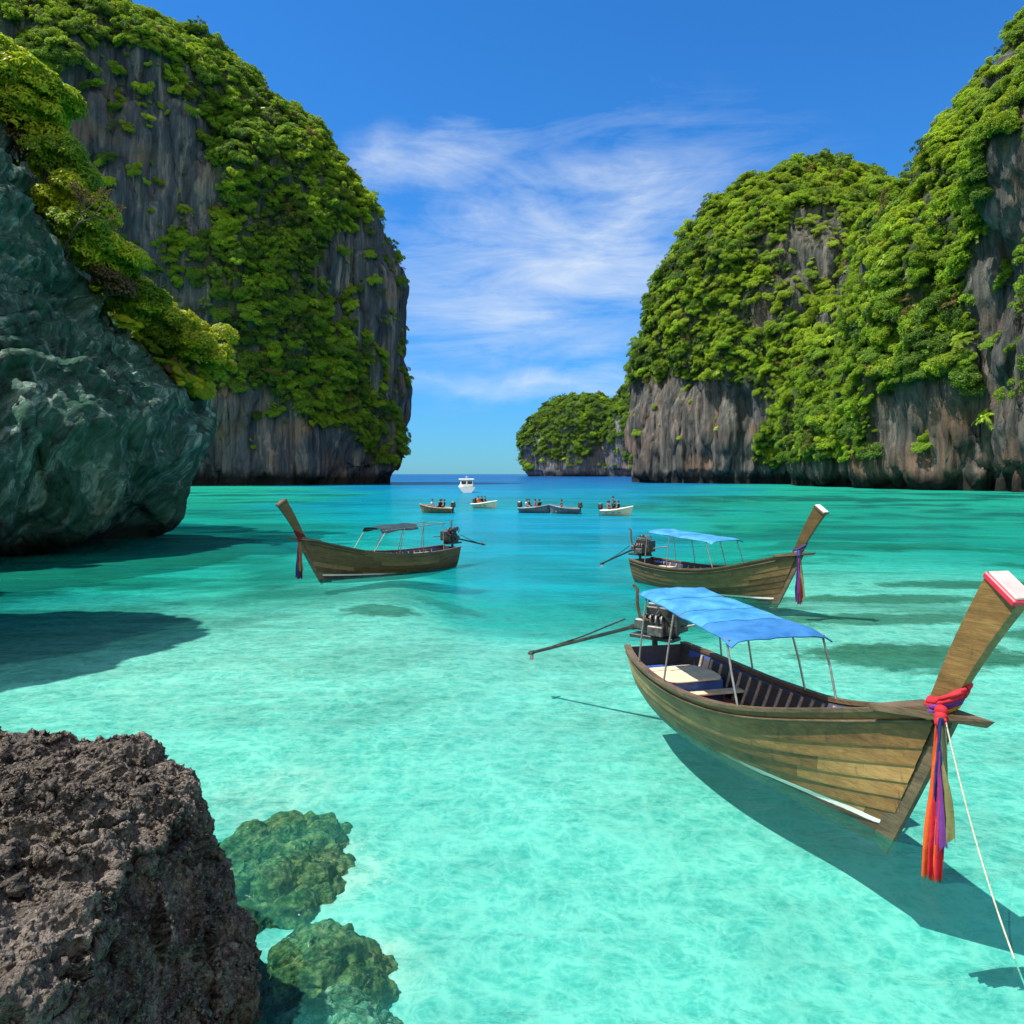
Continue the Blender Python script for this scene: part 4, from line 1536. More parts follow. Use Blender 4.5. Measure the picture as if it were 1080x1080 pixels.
    cp.box(c - d * .02, (hd * 2 + .035, hw * 2 + .035, .07), rot, .012, 0)
    cp.box(c + d * .022, (hd * 2 - .01, hw * 2 - .01, .03), rot, .01, 1)
    cp.build('prow_cap', [M['cap_red'] if cap == 'pink' else M['rail'], M['cap_pink'] if cap == 'pink' else M['white_paint'] if cap == 'white' else M['rail']], root)
    # pointed breast hook in front of the prow
    bh = MB()
    zb = zt - .02
    V = [Vector((xt - .75, .36, zb - .10)), Vector((xt - .75, -.36, zb - .10)), Vector((xt + .02, -.17, zb)), Vector((xt + .62, 0, zb + .07)), Vector((xt + .02, .17, zb))]
    V2 = [p - Vector((0, 0, .07)) for p in V]
    V2[3] = V2[3] + Vector((-.10, 0, -.02))
    bh.add(V + V2, [(0, 1, 2, 3, 4)[::-1], (5, 6, 7, 8, 9)] + [(i, (i + 1) % 5, 5 + (i + 1) % 5, 5 + i)[::-1] for i in range(5)])
    bh.build('breast_hook', M['rail'], root)
    # --- decks and floor
    def deck(s0, s1, zf, name, mat, n=14, boards=1, zc=0.0, wid=0.97):
        for_b = MB()
        for b in range(boards):
            y0, y1 = -1 + 2 * b / boards, -1 + 2 * (b + 1) / boards
            g = .012 if boards > 1 else 0
            rowsd = []
            for i in range(n + 1):
                s = s0 + (s1 - s0) * i / n
                zz = zf(s) if callable(zf) else zf
                y = inner_y(s, zz) * wid
                x = hull_pt(s, .5, 1, 0, L).x
                rowsd.append([Vector((x, y * (y0 + (y1 - y0) * q_) + (g if q_ == 0 else -g if q_ == 1 else 0), zz + zc * (1 - ((y0 + (y1 - y0) * q_)) ** 2))) for q_ in (0, .5, 1)])
            for_b.sheet(rowsd, 0, True, .025)
        return for_b.build(name, mat, root)
    deck(.16, .76, 0.26, 'floor', M['floor_red'], 16, 5)
    deck(.015, .17, 0.52, 'stern_deck', M['blue_paint'], 8, 3)
    deck(.76, .97, lambda s: curve(SHEER, s) - .10, 'foredeck', M['rail'], 10, 4, 0.0, .99)
    for s in (.30, .62):
        th = MB()
        zz = .46 if s < .5 else .55
        y = inner_y(s, zz) + .02
        th.box((hull_pt(s, .6, 1, 0, L).x, 0, zz), (.24, 2 * y, .035), None, .008)
        th.build('thwart', M['rib'] if s > .4 else M['mat_beige'], root)
    if detail:
        for i in range(15):
            s = .10 + .62 * i / 14
            rb = MB()
            pts = [hull_pt(s, .16 + .80 * j / 8, 1, -.066, L) for j in range(8, -1, -1)] + [hull_pt(s, .16 + .80 * j / 8, -1, -.066, L) for j in range(9)]
            rb.tube(pts, .032, 6)
            rb.build('rib', M['rib'], root)
        bx = MB()
        bx.box((1.32 * L, -.05, .38), (.95, 1.05, .50), None, .02)
        bx.build('locker', M['blue_paint'], root)
        mt = MB()
        n = 28
        ring = []
        for rr, zz in ((.0, .668), (.75, .668), (.97, .664), (1.0, .650), (.99, .636)):
            ring.append([Vector((1.32 * L + rr * .55 * math.copysign(abs(math.cos(a_)) ** .55, math.cos(a_)), -.05 + rr * .58 * math.copysign(abs(math.sin(a_)) ** .55, math.sin(a_)), zz + .008 * math.sin(5 * a_ + rr * 7)))
                         for a_ in [2 * math.pi * i / n for i in range(n + 1)]])
        mt.sheet(ring)
        mt.build('seat_mat', M['mat_beige'], root)
        pl = MB()
        pl.box((2.55 * L, .10, .32), (.5, .75, .05), Matrix.Rotation(.3, 3, 'Z'), .01)
        pl.box((3.35 * L, -.1, .31), (.6, .22, .04), Matrix.Rotation(-.5, 3, 'Z'), .01)
        pl.build('loose_board', M['mat_beige'], root)
    # --- canopy
    def gun(x, side):
        s = x / (LF * L)
        return hull_pt(s, 1.0, side, -.02, L)
    if canopy:
        x0, x1 = (0.95, 4.2) if canopy == 'blue' else (1.3, 4.3) if canopy == 'blue_far' else (1.0, 4.3)
        tz = lambda x: 2.06 - .05 * (x - x0)
        hwid = lambda x: .66 + .10 * (x - x0) / (x1 - x0)
        if canopy != 'dark':
            cn_ = MB()
            rowsc = []
            nx, ny = 34, 16
            for i in range(nx + 1):
                u = i / nx
                x = x0 - .12 + (x1 - x0 + .24) * u
                row = []
                for j in range(ny + 1):
                    v = -1 + 2 * j / ny
                    sag = -.03 * math.sin(u * math.pi * 3) ** 2 * (1 - v * v)
                    edge = -.05 * max(0, abs(v) - .88) / .12 - .05 * max(0, u - .93) / .07
                    wr = .006 * math.sin(9 * v + 14 * u) + .005 * math.sin(23 * u - 6 * v) + .004 * math.sin(41 * u + 17 * v)
                    row.append(Vector((x, v * (hwid(x) + .04), tz(x) + .045 * (1 - v * v) + sag + edge + wr)))
                rowsc.append(row)
            front = [r for r in rowsc]
            k = int(nx * .74)
            cn_.sheet(rowsc[:k + 1], 0, True, .008)
            cn_.sheet([[p + Vector((0, 0, .001)) for p in r] for r in rowsc[k:]], 1, True, .008)
            edge = [r[0] for r in rowsc] + rowsc[-1][1:] + [r[-1] for r in rowsc[::-1]][1:] + rowsc[0][::-1][1:]
            cn_.tube([p + Vector((0, 0, -.004)) for p in edge], .011, 6, 1)
            for kx in (.26, .52, .76):
                cn_.tube([p + Vector((0, 0, .003)) for p in rowsc[int(nx * kx)]], .005, 5, 1)
            cn_.build('canopy', [M['tarp_blue'], M['tarp_deep'] if canopy == 'blue' else M['tarp_blue']], root)
        else:
            cn_ = MB()
            rowsc = []
            for i in range(13):
                u = i / 12
                x = 2.5 + 1.9 * u
                rowsc.append([Vector((x, -.72 + 1.44 * j / 10, tz(x) + .03 + .05 * (1 - (j / 5 - 1) ** 2) - .03 * math.sin(u * 9) - (.16 if j in (0, 10) else 0))) for j in range(11)])
            cn_.sheet(rowsc, 0, True, .012)
            cn_.build('canopy', M['tarp_dark'], root)
        fr_ = MB()
        for side in (1, -1):
            pts = [Vector((x0 + (x1 - x0) * i / 10, side * hwid(x0 + (x1 - x0) * i / 10), tz(x0 + (x1 - x0) * i / 10) - .05)) for i in range(11)]
            fr_.tube(pts, .016, 6)
        for i in range(5):
            x = x0 + (x1 - x0) * i / 4
            pts = [Vector((x, hwid(x) * v, tz(x) - .075 + .05 * (1 - v * v))) for v in (-1, -.6, -.2, .2, .6, 1)]
            fr_.tube(pts, .014, 6)
        fr_.build('canopy_frame', M['pole'], root)
        xs_ = {1: (1.1, 2.0, 3.4, 4.2), -1: (1.1, 2.3, 4.15)} if canopy != 'dark' else {1: (1.1, 2.2, 3.3, 4.25), -1: (1.1, 2.2, 3.3, 4.25)}
        for side in (1, -1):
            for x in xs_[side]:
                g = gun(x * L, side)
                p = MB()
                lean = .05 if x > 3 else 0
                topp = Vector((x - lean, side * hwid(x), tz(x) - .03))
                p.tube([g + Vector((0, 0, .02)), g.lerp(topp, .5) + Vector((.01, side * .012, 0)), topp], .017, 7)
                p.build('canopy_pole', M['pole'], root)
    # --- engine on its pivot, with the long tail shaft
    ex = -0.02
    qz = Matrix.Rotation(-swivel, 3, 'Z')
    piv = Vector((ex, 0, .98))

    def E(p):
        return piv + qz @ Vector(p)
    en = MB()
    en.tube([Vector((ex, 0, .5)), Vector((ex, 0, 1.02))], .055, 10)
    en.box(E((.0, 0, .06)), (.95, .34, .07), qz, .01)
    en.box(E((.10, 0, .30)), (.58, .34, .36), qz, .03)
    en.box(E((.10, .02, .56)), (.50, .22, .20), qz, .025)
    en.box(E((.10, .02, .69)), (.44, .17, .07), qz, .02, 1)
    en.box(E((.16, -.22, .22)), (.34, .14, .20), qz, .02, 1)
    for k in range(4):
        en.tube([E((-.08 + .12 * k, -.12, .50)), E((-.08 + .12 * k, -.22, .50)), E((-.08 + .12 * k, -.24, .38))], .026, 8, 1)
    en.lathe(E((.40, 0, .26)), qz @ Vector((1, 0, 0)), [(0, .19), (.03, .20), (.05, .20), (.06, .12), (.10, .12)], 20)
    en.lathe(E((.42, .05, .52)), qz @ Vector((1, 0, 0)), [(0, .09), (.05, .09), (.06, .04)], 16, 1)
    en.lathe(E((-.05, .18, .62)), (0, 0, 1), [(0, .10), (.16, .11), (.19, .08)], 16)
    en.box(E((.58, 0, .42)), (.07, .40, .42), qz, .015)
    en.box(E((-.30, 0, .28)), (.24, .20, .22), qz, .03, 1)
    en.tube([E((.3, .16, .45)), E((.2, .24, .2)), E((-.1, .22, .1)), E((-.3, .1, .2))], .018, 6)
    en.tube([E((.5, .1, .6)), E((.35, .16, .78)), E((.1, .14, .74))], .022, 7)
    en.tube([E((.52, -.12, .3)), E((.4, -.26, .5)), E((.15, -.2, .72))], .02, 7)
    rr_ = random.Random(9)
    for k in range(9):
        y_ = rr_.choice((-1, 1)) * rr_.uniform(.10, .22)
        p0 = Vector((rr_.uniform(-.25, .5), y_, rr_.uniform(.1, .7)))
        p1 = Vector((rr_.uniform(-.25, .5), y_ * rr_.uniform(.6, 1.4), rr_.uniform(.2, .85)))
        mid_ = (p0 + p1) / 2 + Vector((0, math.copysign(rr_.uniform(.04, .12), y_), rr_.uniform(-.05, .15)))
        en.tube([E(p0), E(p0.lerp(mid_, .6)), E(mid_), E(mid_.lerp(p1, .5)), E(p1)], rr_.uniform(.012, .026), 7, rr_.choice((0, 1)))
    en_o = en.build('engine', [M['engine'], M['engine_grey']], root)
    exh = MB()
    exh.tube([E((.0, -.24, .40)), E((-.16, -.28, .48)), E((-.22, -.28, .70)), E((-.22, -.28, 1.0)), E((-.30, -.30, 1.08))], .032, 9)
    exh.build('exhaust_pipe', M['rust'], en_o)
    sh = MB()
    tail = E((-.35 - shaft_len, 0, .22 - shaft_drop))
    head = E((-.35, 0, .24))
    sh.tube([head, head.lerp(tail, .06), head.lerp(tail, .07), tail], [.06, .06, .038, .034], 10)
    sh.tube([head.lerp(tail, .12) + Vector((0, 0, .20)), head.lerp(tail, .5) + Vector((0, 0, .07)), head.lerp(tail, .93)], .016, 6)
    sh.build('tail_shaft', M['engine'], en_o)
    pp = MB()
    dirn = (tail - head).normalized()
    pp.lathe(tail - dirn * .06, dirn, [(0, .045), (.10, .05), (.16, .02)], 12)
    a1 = dirn.cross(Vector((0, 0, 1))).normalized()
    a2 = dirn.cross(a1)
    for k in range(3):
        t_ = 2 * math.pi * k / 3
        rad = a1 * math.cos(t_) + a2 * math.sin(t_)
        tan = dirn.cross(rad)
        b0 = tail - dirn * .02
        pp.sheet([[b0 + rad * r_ + (tan * .5 + dirn * .5) * (w_ * v) for v in (-1, 0, 1)] for r_, w_ in ((.03, .03), (.09, .06), (.14, .055), (.17, .02))], 0, True, .006)
    pp.build('propeller', M['engine_grey'], en_o)
    tl = MB()
    tl.tube([E((.55, .0, .30)), E((.95, .05, .42)), E((1.35, .08, .44))], [.022, .02, .024], 8)
    tl.build('tiller', M['pole'], en_o)
    return root, (xt, zt, prow_lv)


def frm(root_loc, heading):
    m = Matrix.Rotation(heading, 3, 'Z')
    L0 = Vector(root_loc)
    return lambda p: L0 + m @ Vector(p)


def garland(loc, heading, geo, label, colours, length=1.6, side=-1, wrap=('yellow', 'purple', 'red')):
    """cloth ribbons wound round the prow, their ends hanging down"""
    xt, zt, lv = geo
    root = empty('prow_ribbons', loc, heading)
    tag(root, label, 'ribbons', 'ribbon garlands tied to the prows')
    rng = random.Random(label)
    base = Vector((xt + .02, 0, zt + .10))
    for k, cname in enumerate(wrap):
        mb = MB()
        n = 40
        for q_ in range(5):
            pts, rr = [], []
            p0, sl = rng.uniform(0, 6), rng.uniform(-.03, .03)
            for i in range(n + 1):
                a = 2 * math.pi * i / n
                t = .035 + .040 * k + .011 * q_ + .03 * math.sin(a + .6 * k) + sl * math.sin(a + p0) * .5
                x = lv[0][0] + (lv[2][0] - lv[0][0]) * t * 4
                g = .014 * math.sin(2 * a + p0)
                pts.append(Vector((x + (.165 + .010 * k + g) * math.cos(a), (.112 + .010 * k + g) * math.sin(a), zt - .05 + 1.5 * t + .04 * math.cos(a) - .05 * math.sin(a) * side)))
                rr.append(.031 + .010 * math.sin(3 * a + p0) + .004 * math.sin(11 * a + p0))
            mb.tube(pts, rr, 8, 0, False, True, .8)
        mb.build('wrap', M['rib_' + cname], root)
    kn = MB()
    kx = xt + .14
    for j in range(3):
        kn.lathe((kx - .05 + .02 * j, side * (.15 + .02 * j), zt + .02 - .05 * j), (rng.uniform(-1, 1), rng.uniform(-1, 1), .6), [(-.07, .01), (-.04, .055), (0, .07), (.04, .055), (.07, .01)], 10)
    kn.build('knot', M['rib_' + wrap[-1]], root)
    for k, (cname, w, ln, off) in enumerate(colours):
        mb = MB()
        n = 22
        rows = []
        ph = rng.uniform(0, 6)
        for i in range(n + 1):
            u = i / n
            z = zt - .02 - ln * u
            cx = kx - .04 + .02 * k * (1 - u) + off[0] * u
            cy = side * (.17 + .015 * k) + off[1] * u
            ww = 1.5 * w * (.40 + .60 * min(1, u * 1.3)) * (1 + .12 * math.sin(6 * u + ph))
            tw = .5 * math.sin(2.4 * u + ph)
            row = []
            for j in range(13):
                v = -1 + 2 * j / 12
                fold = (.010 + .030 * u) * math.sin(v * 6.5 + 4 * u + ph) + .010 * math.sin(v * 15 + 9 * u)
                dx, dy = v * ww * math.cos(tw) - fold * math.sin(tw), v * ww * math.sin(tw) * .7 + fold * math.cos(tw)
                zz = z - (.10 * abs(math.sin(v * 7 + ph)) * (i - n + 2) / 2 if i > n - 2 else 0)
                row.append(Vector((cx + dx, cy + dy, zz)))
            rows.append(row)
        V = [p for r in rows for p in r]
        mb.sheet(rows, 0, True)
        back = [[p + Vector((.002, side * .006, 0)) for p in r] for r in rows]
        mb.sheet([r[::-1] for r in back], 0, True)
        mb.build('ribbon', M['rib_' + cname], root)
    return root


# the nearest boat
B1, H1 = (2.78, 15.6, 0.0), math.atan2(-0.97, 0.245)
_, g1 = make_longtail(B1, H1, 'largest longtail boat, nearest the camera, with a blue cloth canopy and a pink capped prow', M['hull'], 1.0, 'blue', R(-35), 2.75, .92, 'pink', True)
garland(B1, H1, g1, 'long red, orange and purple ribbons hanging from the prow of the nearest boat',
        [('magenta', .055, 1.40, (-.02, .0)), ('orange', .085, 1.66, (-.06, -.05)), ('red', .06, 1.60, (.02, -.06)), ('purple', .05, 1.25, (.06, .0)), ('olive', .05, 1.15, (.14, .02)), ('navy', .035, .8, (.03, .03))])
# the one behind it
B2, H2 = (5.05, 31.6, 0.0), math.atan2(-0.83, 0.55)
_, g2 = make_longtail(B2, H2, 'longtail boat behind the nearest one, with a small blue canopy and white capped prow', M['hull_b'], 1.0, 'blue_far', R(-6), 1.75, .70, 'white', True)
garland(B2, H2, g2, 'dark purple and white ribbons on the prow of the boat behind the nearest one', [('navy', .07, 1.45, (-.02, 0)), ('maroon', .07, 1.5, (.05, -.03)), ('olive', .06, 1.3, (.18, .02)), ('purple', .05, 1.2, (.02, 0))], wrap=('red', 'olive', 'navy'))
# the one on the left
B3, H3 = (-2.75, 36.9, 0.0), math.atan2(-0.70, -0.71)
_, g3 = make_longtail(B3, H3, 'longtail boat with a bare canopy frame, its prow pointing towards the near cliff', M['hull_b'], 1.06, 'dark', R(-8), 1.85, .38, 'wood', True)
garland(B3, H3, g3, 'faded brown and red ribbons on the prow of the boat on the left', [('maroon', .07, 1.5, (.0, 0)), ('olive', .07, 1.2, (-.05, .03)), ('navy', .06, 1.45, (.08, -.03)), ('red', .04, .9, (.03, 0))], side=1, wrap=('maroon', 'red', 'maroon'))

# mooring line of the nearest boat
at1 = frm(B1, H1)
a0 = at1((g1[0] + .16, -.17, g1[1] - .02))
a1_ = Vector((4.25, 5.55, -.5))
pts = []
for i in range(41):
    u = i / 40
    p = a0.lerp(a1_, u)
    p.z -= 1.05 * 4 * u * (1 - u) * .62
    pts.append(p)
rp = MB()
rp.tube(pts, .0085, 8)
tag(rp.build('mooring_rope', M['rope']), 'pale mooring rope running from the nearest prow down into the water at the right edge', 'rope')
rp2 = MB()
rp2.tube([a0 + Vector((.01, .03, 0)), a0 + Vector((.03, .02, -.35)), a0 + Vector((.02, .03, -.8)), a0 + Vector((.035, .02, -1.15))], .010, 8)
tag(rp2.build('loose_rope', M['rope']), 'short pale rope end dangling beside the ribbons of the nearest prow', 'rope')


# ------------------------------------------------------------------ far boats and the people in them
M['skin'] = simple_mat('skin', (0.28, 0.15, 0.09), (0.40, 0.23, 0.15), 8, 0.5)
M['hair'] = simple_mat('dark_hair', (0.010, 0.008, 0.007), (0.03, 0.022, 0.018), 20, 0.5)
for k, c_ in dict(black=(0.02, 0.02, 0.024), navy=(0.03, 0.045, 0.10), white=(0.62, 0.62, 0.60), red=(0.45, 0.05, 0.05), orange=(0.65, 0.18, 0.05), grey=(0.16, 0.17, 0.18)).items():
    M['shirt_' + k] = simple_mat('cloth_' + k, tuple(v * .8 for v in c_), c_, 9, 0.85)
M['hull_cream'] = simple_mat('cream_hull', (0.60, 0.50, 0.36), (0.78, 0.68, 0.52), 3, 0.35)
M['hull_grey'] = simple_mat('grey_hull', (0.09, 0.10, 0.115), (0.20, 0.21, 0.23), 3, 0.4)
M['hull_wood'] = simple_mat('brown_hull', (0.16, 0.11, 0.06), (0.33, 0.24, 0.14), 3, 0.5)
M['glass_dark'] = simple_mat('dark_window', (0.015, 0.018, 0.02), (0.035, 0.04, 0.045), 3, 0.1, 0.6)


def skin_mesh(name, joints, bones):
    me = bpy.data.meshes.new(name)
    me.from_pydata([j[0] for j in joints], bones, [])
    o = bpy.data.objects.new(name, me)
    C.objects.link(o)
    o.modifiers.new('skin', 'SKIN')
    if not me.skin_vertices:
        me.skin_vertices.new() if hasattr(me.skin_vertices, 'new') else None
    bpy.context.view_layer.update()
    for i, (p, r) in enumerate(joints):
        me.skin_vertices[0].data[i].radius = (r, r)
    me.skin_vertices[0].data[0].use_root = True
    s = o.modifiers.new('smooth', 'SUBSURF')
    s.levels = s.render_levels = 1
    dg = bpy.context.evaluated_depsgraph_get()
    dg.update()
    res = bpy.data.meshes.new_from_object(o.evaluated_get(dg))
    res.name = name
    bpy.data.objects.remove(o)
    return res


def add_skin_layer(me):
    import bmesh
    bm = bmesh.new()
    bm.from_mesh(me)
    bm.verts.layers.skin.verify()
    bm.to_mesh(me)
    bm.free()


def body_mesh(pose):
    J, Bn = [], []

    def j(p, r, parent=None):
        J.append((Vector(p), r))
        if parent is not None:
            Bn.append((parent, len(J) - 1))
        return len(J) - 1
    hip = j((0, 0, .10 if pose != 'stand' else .88), .14)
    z0 = J[hip][0].z
    wst = j((.0, 0, z0 + .22), .125, hip)
    chest = j((.02, 0, z0 + .40), .145, wst)
    neck = j((.03, 0, z0 + .54), .06, chest)
    hd0 = j((.045, 0, z0 + .62), .085, neck)
    hd1 = j((.05, 0, z0 + .72), .10, hd0)
    j((.04, 0, z0 + .80), .07, hd1)
    for s in (1, -1):
        sh = j((.02, s * .19, z0 + .47), .062, chest)
        if pose == 'stand':
            e = j((-.02, s * .25, z0 + .20), .043, sh)
            w = j((.06, s * .24, z0 - .03), .032, e)
            j((.09, s * .235, z0 - .12), .03, w)
            k = j((.03, s * .10, z0 - .42), .062, hip)
            a = j((.0, s * .11, z0 - .80), .042, k)
            j((.14, s * .12, z0 - .85), .035, a)
        else:
            e = j((.05, s * .26, z0 + .22), .043, sh)
            w = j((.26, s * .20, z0 + .12), .032, e)
            j((.34, s * .18, z0 + .10), .03, w)
            k = j((.42, s * .13, z0 + .05), .065, hip)
            a = j((.48, s * .13, z0 - .36), .042, k)
            j((.62, s * .14, z0 - .40), .035, a)
    me = bpy.data.meshes.new('body')
    me.from_pydata([q_[0] for q_ in J], Bn, [])
    add_skin_layer(me)
    for i, (p, r) in enumerate(J):
        me.skin_vertices[0].data[i].radius = (r, r)
    me.skin_vertices[0].data[0].use_root = True
    o = bpy.data.objects.new('body', me)
    C.objects.link(o)
    o.modifiers.new('skin', 'SKIN')
    s = o.modifiers.new('smooth', 'SUBSURF')
    s.levels = s.render_levels = 1
    dg = bpy.context.evaluated_depsgraph_get()
    res = bpy.data.meshes.new_from_object(o.evaluated_get(dg))
    bpy.data.objects.remove(o)
    # skin, shirt and shorts by region
    mi = []
    for f in res.polygons:
        c_ = f.center
        dz = c_.z - z0
        arm = abs(c_.y) > .215 and dz < .36
        if -.14 < dz < .54 and not arm and not (c_.x > .33 and dz < .2) and abs(c_.y) < .26 and dz > .10:
            mi.append(1)
        elif (pose != 'stand' and dz <= .13 and c_.x < .40 and dz > -.12) or (pose == 'stand' and -.36 < dz <= .10 and not arm):
            mi.append(2)
        else:
            mi.append(0)
    return res, mi, z0


BODIES = {p: body_mesh(p) for p in ('sit', 'stand')}


def person(loc, rz, pose, shirt, shorts, label):
    src, mi, z0 = BODIES[pose]
    me = src.copy()
    me.materials.clear()
    for m in (M['skin'], M['shirt_' + shirt], M['shirt_' + shorts]):
        me.materials.append(m)
    me.polygons.foreach_set('material_index', mi)
    me.polygons.foreach_set('use_smooth', [True] * len(me.polygons))
    o = link('person', me)
    o.location = loc
    o.rotation_euler = (0, 0, rz)
    o.scale = (1.12, 1.12, 1.08)
    tag(o, label, 'person', 'people in the small boats')
    h = MB()
    c = Vector((.028, 0, z0 + .735))
    rows = []
    for i in range(7):
        e = R(-18) + R(108) * i / 6
        rows.append([c + Vector((math.cos(a) * math.cos(e) * .108 - .012, math.sin(a) * math.cos(e) * .104, math.sin(e) * .115)) for a in [2 * math.pi * k / 14 for k in range(15)]])
    h.sheet(rows)
    h.build('hair', M['hair'], o)
    return o


def small_boat(loc, rz, mat, label, L=4.6, beam=1.7, outboard=True, windscreen=False):
    root = empty('motor_dinghy', loc, rz)
    root.scale = (0.88, 1.15, 1.22)
    tag(root, label, 'boat', 'small boats far out in the bay')
    mb = MB()
    n = 22

    def pt(s, t, side, ins=0):
        b = beam / 2 * (1 - max(0, (s - .45) / .55) ** 2.4) * (.9 + .1 * min(1, s * 4))
        sh = .42 + .34 * s ** 2.2
        ke = -.22 + .30 * max(0, s - .6) ** 1.5
        return Vector((L * (s - .5) + .35 * t * s ** 4, side * max(b * t ** .6 + ins, 0), ke + (sh - ke) * t))
    for side in (1, -1):
        G = [[pt(i / n, t, side) for i in range(n + 1)] for t in (0, .12, .3, .5, .7, .85, 1)]
        mb.sheet(G if side < 0 else [r[::-1] for r in G], 0)
        GI = [[pt(i / n * .97, t, side, -.08) + Vector((0, 0, .02)) for i in range(n + 1)] for t in (.3, .5, .8, 1)]
        mb.sheet(GI[::-1], 1)
        mb.sheet([[p for p in G[-1]], [p for p in GI[-1]]], 0)
    for j in range(6):
        t0, t1 = j / 6, (j + 1) / 6
        mb.add([pt(0, t0, 1), pt(0, t1, 1), pt(0, t1, -1), pt(0, t0, -1)], [(0, 1, 2, 3)])
    mb.add([pt(i / n * .97, .3, 1, -.08) for i in range(n + 1)] + [pt(i / n * .97, .3, -1, -.08) for i in range(n + 1)],
           [(i, i + 1, n + 2 + i, n + 1 + i) for i in range(n)], 1)
    mb.build('hull', [mat, M['engine']], root)
    rl = MB()
    for side in (1, -1):
        rl.tube([pt(i / n, 1, side) for i in range(n + 1)], .07, 8)
    rl.build('rub_rail', mat, root)
    for s in (.22, .46, .66):
        b = MB()
        b.box((L * (s - .5), 0, .30), (.30, beam * .86, .06), None, .01)
        b.build('thwart', M['hull_wood'], root)
    if outboard:
        e = MB()
        x = -L / 2 - .12
        e.box((x, 0, .76), (.56, .46, .50), None, .08, 0, .85)
        e.box((x, 0, .40), (.16, .14, .60), None, .02)
        e.box((x, 0, -.05), (.40, .05, .24), None, .01)
        eo = e.build('outboard_motor', M['engine'], root)
        p_ = MB()
        p_.lathe((x - .2, 0, -.12), (-1, 0, 0), [(0, .05), (.10, .05), (.14, .01)], 10)
        for k in range(3):
            a_ = 2 * math.pi * k / 3
            p_.box((x - .27, math.sin(a_) * .09, -.12 + math.cos(a_) * .09), (.02, .05, .13), Matrix.Rotation(-a_, 3, 'X'), .005)
        p_.build('propeller', M['engine_grey'], eo)
    return root


def crew(loc, rz, seats):
    f = frm(loc, rz)
    for (x, y, turn, pose, shirt, shorts, label) in seats:
        person(f((x * .76, y, .50 if pose == 'sit' else .14)), rz + turn, pose, shirt, shorts, label)


P1 = (-8.1, 87, 0)
small_boat(P1, R(170), M['hull_wood'], 'brown small boat farthest left of the far group, with a dark motor', 3.8)
crew(P1, R(170), [(-1.2, .3, 0, 'sit', 'black', 'black', 'person in black sitting at the stern of the brown small boat'),
                  (-.55, -.35, .6, 'sit', 'grey', 'navy', 'person in grey sitting amidships in the brown small boat'),
                  (-.6, .4, -.5, 'sit', 'black', 'navy', 'person in black and navy sitting amidships in the brown small boat'),
                  (.75, 0, 3.0, 'sit', 'white', 'navy', 'person in white facing back from the bow of the brown small boat')])
P2 = (-3.3, 99, 0)
small_boat(P2, R(-38), M['hull_cream'], 'cream small boat between the brown one and the grey pair', 3.6)
crew(P2, R(-38), [(-1.1, .3, 0, 'sit', 'black', 'black', 'person in black at the stern of the small cream boat near the white cruiser'),
                  (-1.1, -.35, 0, 'sit', 'orange', 'navy', 'person in orange at the stern of the small cream boat near the white cruiser'),
                  (-.2, .1, .3, 'sit', 'navy', 'black', 'person in navy amidships in the small cream boat near the white cruiser')])
P3 = (2.5, 87, 0)
small_boat(P3, R(-22), M['hull_grey'], 'dark grey small boat, left one of the close pair', 3.8)
crew(P3, R(-22), [(-1.15, .35, 0, 'sit', 'black', 'black', 'person in black at the stern of the left grey boat'),
                  (-1.15, -.35, 0, 'sit', 'white', 'navy', 'person in white at the stern of the left grey boat'),
                  (-.2, .35, .2, 'sit', 'red', 'black', 'person in red amidships in the left grey boat'),
                  (.75, -.2, 2.6, 'sit', 'black', 'navy', 'person in black facing back from the bow of the left grey boat')])
P4 = (5.7, 85.5, 0)
small_boat(P4, R(172), M['hull_grey'], 'grey small boat, right one of the close pair, motor raised to the right', 3.3)
crew(P4, R(172), [(.55, .25, .2, 'sit', 'black', 'navy', 'person in black near the bow of the right grey boat'),
                  (.55, -.3, .4, 'sit', 'navy', 'black', 'person in navy near the bow of the right grey boat')])
P5 = (10.5, 81.5, 0)
small_boat(P5, R(-16), M['hull_cream'], 'cream small boat on the right of the far group, full of people', 3.3)
crew(P5, R(-16), [(-1.0, .35, 0, 'sit', 'white', 'black', 'person in white at the stern of the right cream boat'),
                  (-1.0, -.35, 0, 'sit', 'red', 'navy', 'person in red at the stern of the right cream boat'),
                  (-.2, .35, .2, 'sit', 'black', 'black', 'person in black sitting amidships in the right cream boat'),
                  (-.35, -.1, .2, 'stand', 'navy', 'black', 'person in navy standing in the right cream boat'),
                  (.45, -.2, 2.8, 'sit', 'black', 'grey', 'person in black facing back from the bow of the right cream boat')])


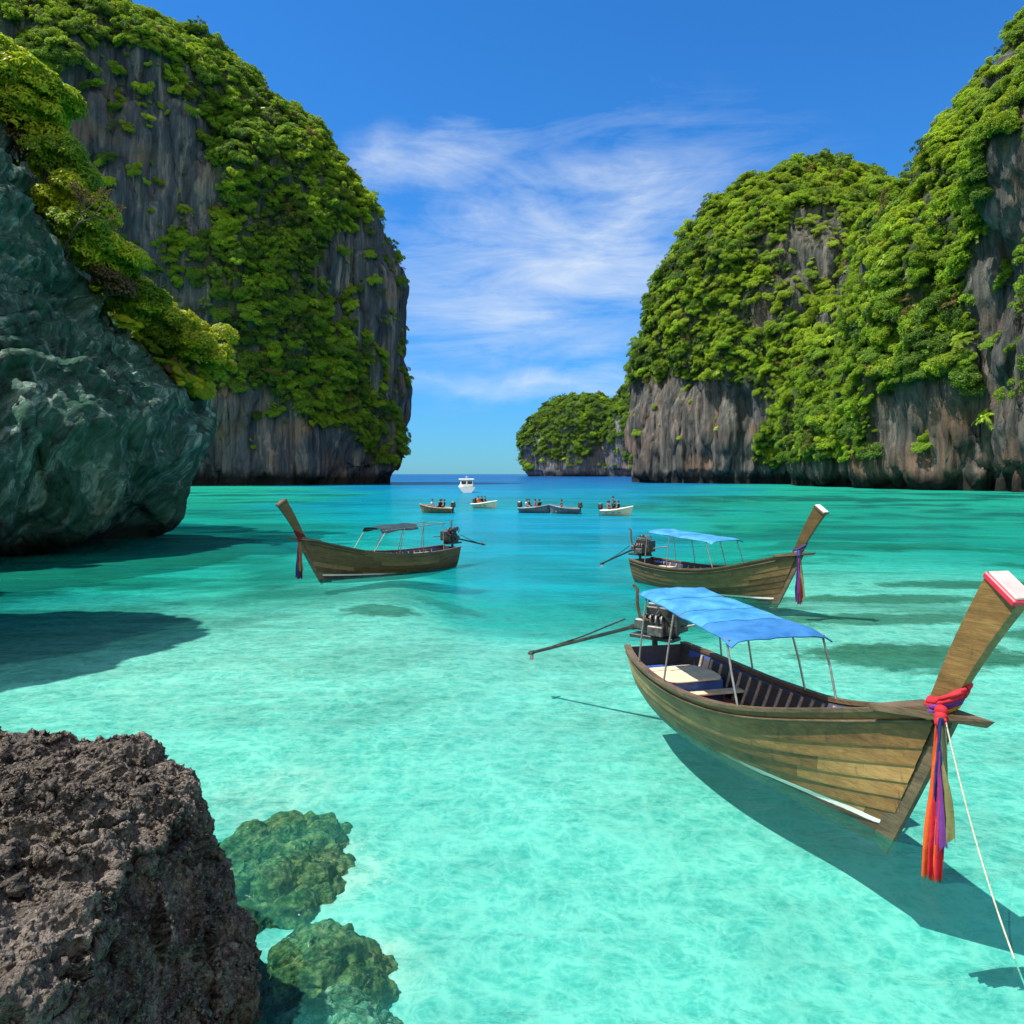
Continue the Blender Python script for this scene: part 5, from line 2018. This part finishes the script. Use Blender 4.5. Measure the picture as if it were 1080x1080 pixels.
def cruiser(loc, rz):
    root = empty('cabin_cruiser', loc, rz)
    tag(root, 'white cabin cruiser farthest out near the horizon', 'boat')
    mb = MB()
    n, L, B = 20, 9.0, 3.6

    def pt(s, t, side):
        b = B / 2 * (1 - max(0, (s - .5) / .5) ** 2.6)
        sh = 1.25 + .55 * s ** 2
        return Vector((L * (s - .5) + .8 * t * s ** 4, side * b * t ** .45, -.4 + (sh + .4) * t))
    for side in (1, -1):
        G = [[pt(i / n, t, side) for i in range(n + 1)] for t in (0, .15, .35, .6, .8, 1)]
        mb.sheet(G if side < 0 else [r[::-1] for r in G])
    for j in range(5):
        mb.add([pt(0, j / 5, 1), pt(0, (j + 1) / 5, 1), pt(0, (j + 1) / 5, -1), pt(0, j / 5, -1)], [(0, 1, 2, 3)])
    mb.add([pt(i / n, .95, 1) for i in range(n + 1)] + [pt(i / n, .95, -1) for i in range(n + 1)], [(i, i + 1, n + 2 + i, n + 1 + i) for i in range(n)])
    mb.build('hull', M['white_paint'], root)
    c = MB()
    c.box((-.4, 0, 2.05), (4.4, 3.0, 1.7), None, .18, 0, .93)
    cab = c.build('cabin', M['white_paint'], root)
    for x, y, sx, sy in ((-2.62, .68, .04, 1.05), (-2.62, -.68, .04, 1.05), (1.80, .68, .04, 1.05), (1.80, -.68, .04, 1.05)):
        w = MB()
        w.box((x * .985 if x > 0 else x * .975, y, 2.25), (.06, sy, .72), None, .02)
        w.build('window', M['glass_dark'], cab)
    for side in (1, -1):
        for x in (-1.7, -.4, .9):
            w = MB()
            w.box((x, side * 1.455, 2.25), (.95, .06, .62), None, .02)
            w.build('window', M['glass_dark'], cab)
    r = MB()
    r.box((-.5, 0, 3.02), (5.2, 3.4, .22), None, .09)
    r.build('roof', M['white_paint'], root)
    s = MB()
    s.tube([(-1.8, 0, 3.1), (-1.9, 0, 3.9)], .03, 8)
    s.tube([(-1.87, -.4, 3.55), (-1.87, .4, 3.55)], .025, 8)
    s.build('mast', M['white_paint'], root)


cruiser((-10.6, 186, 0), R(96))
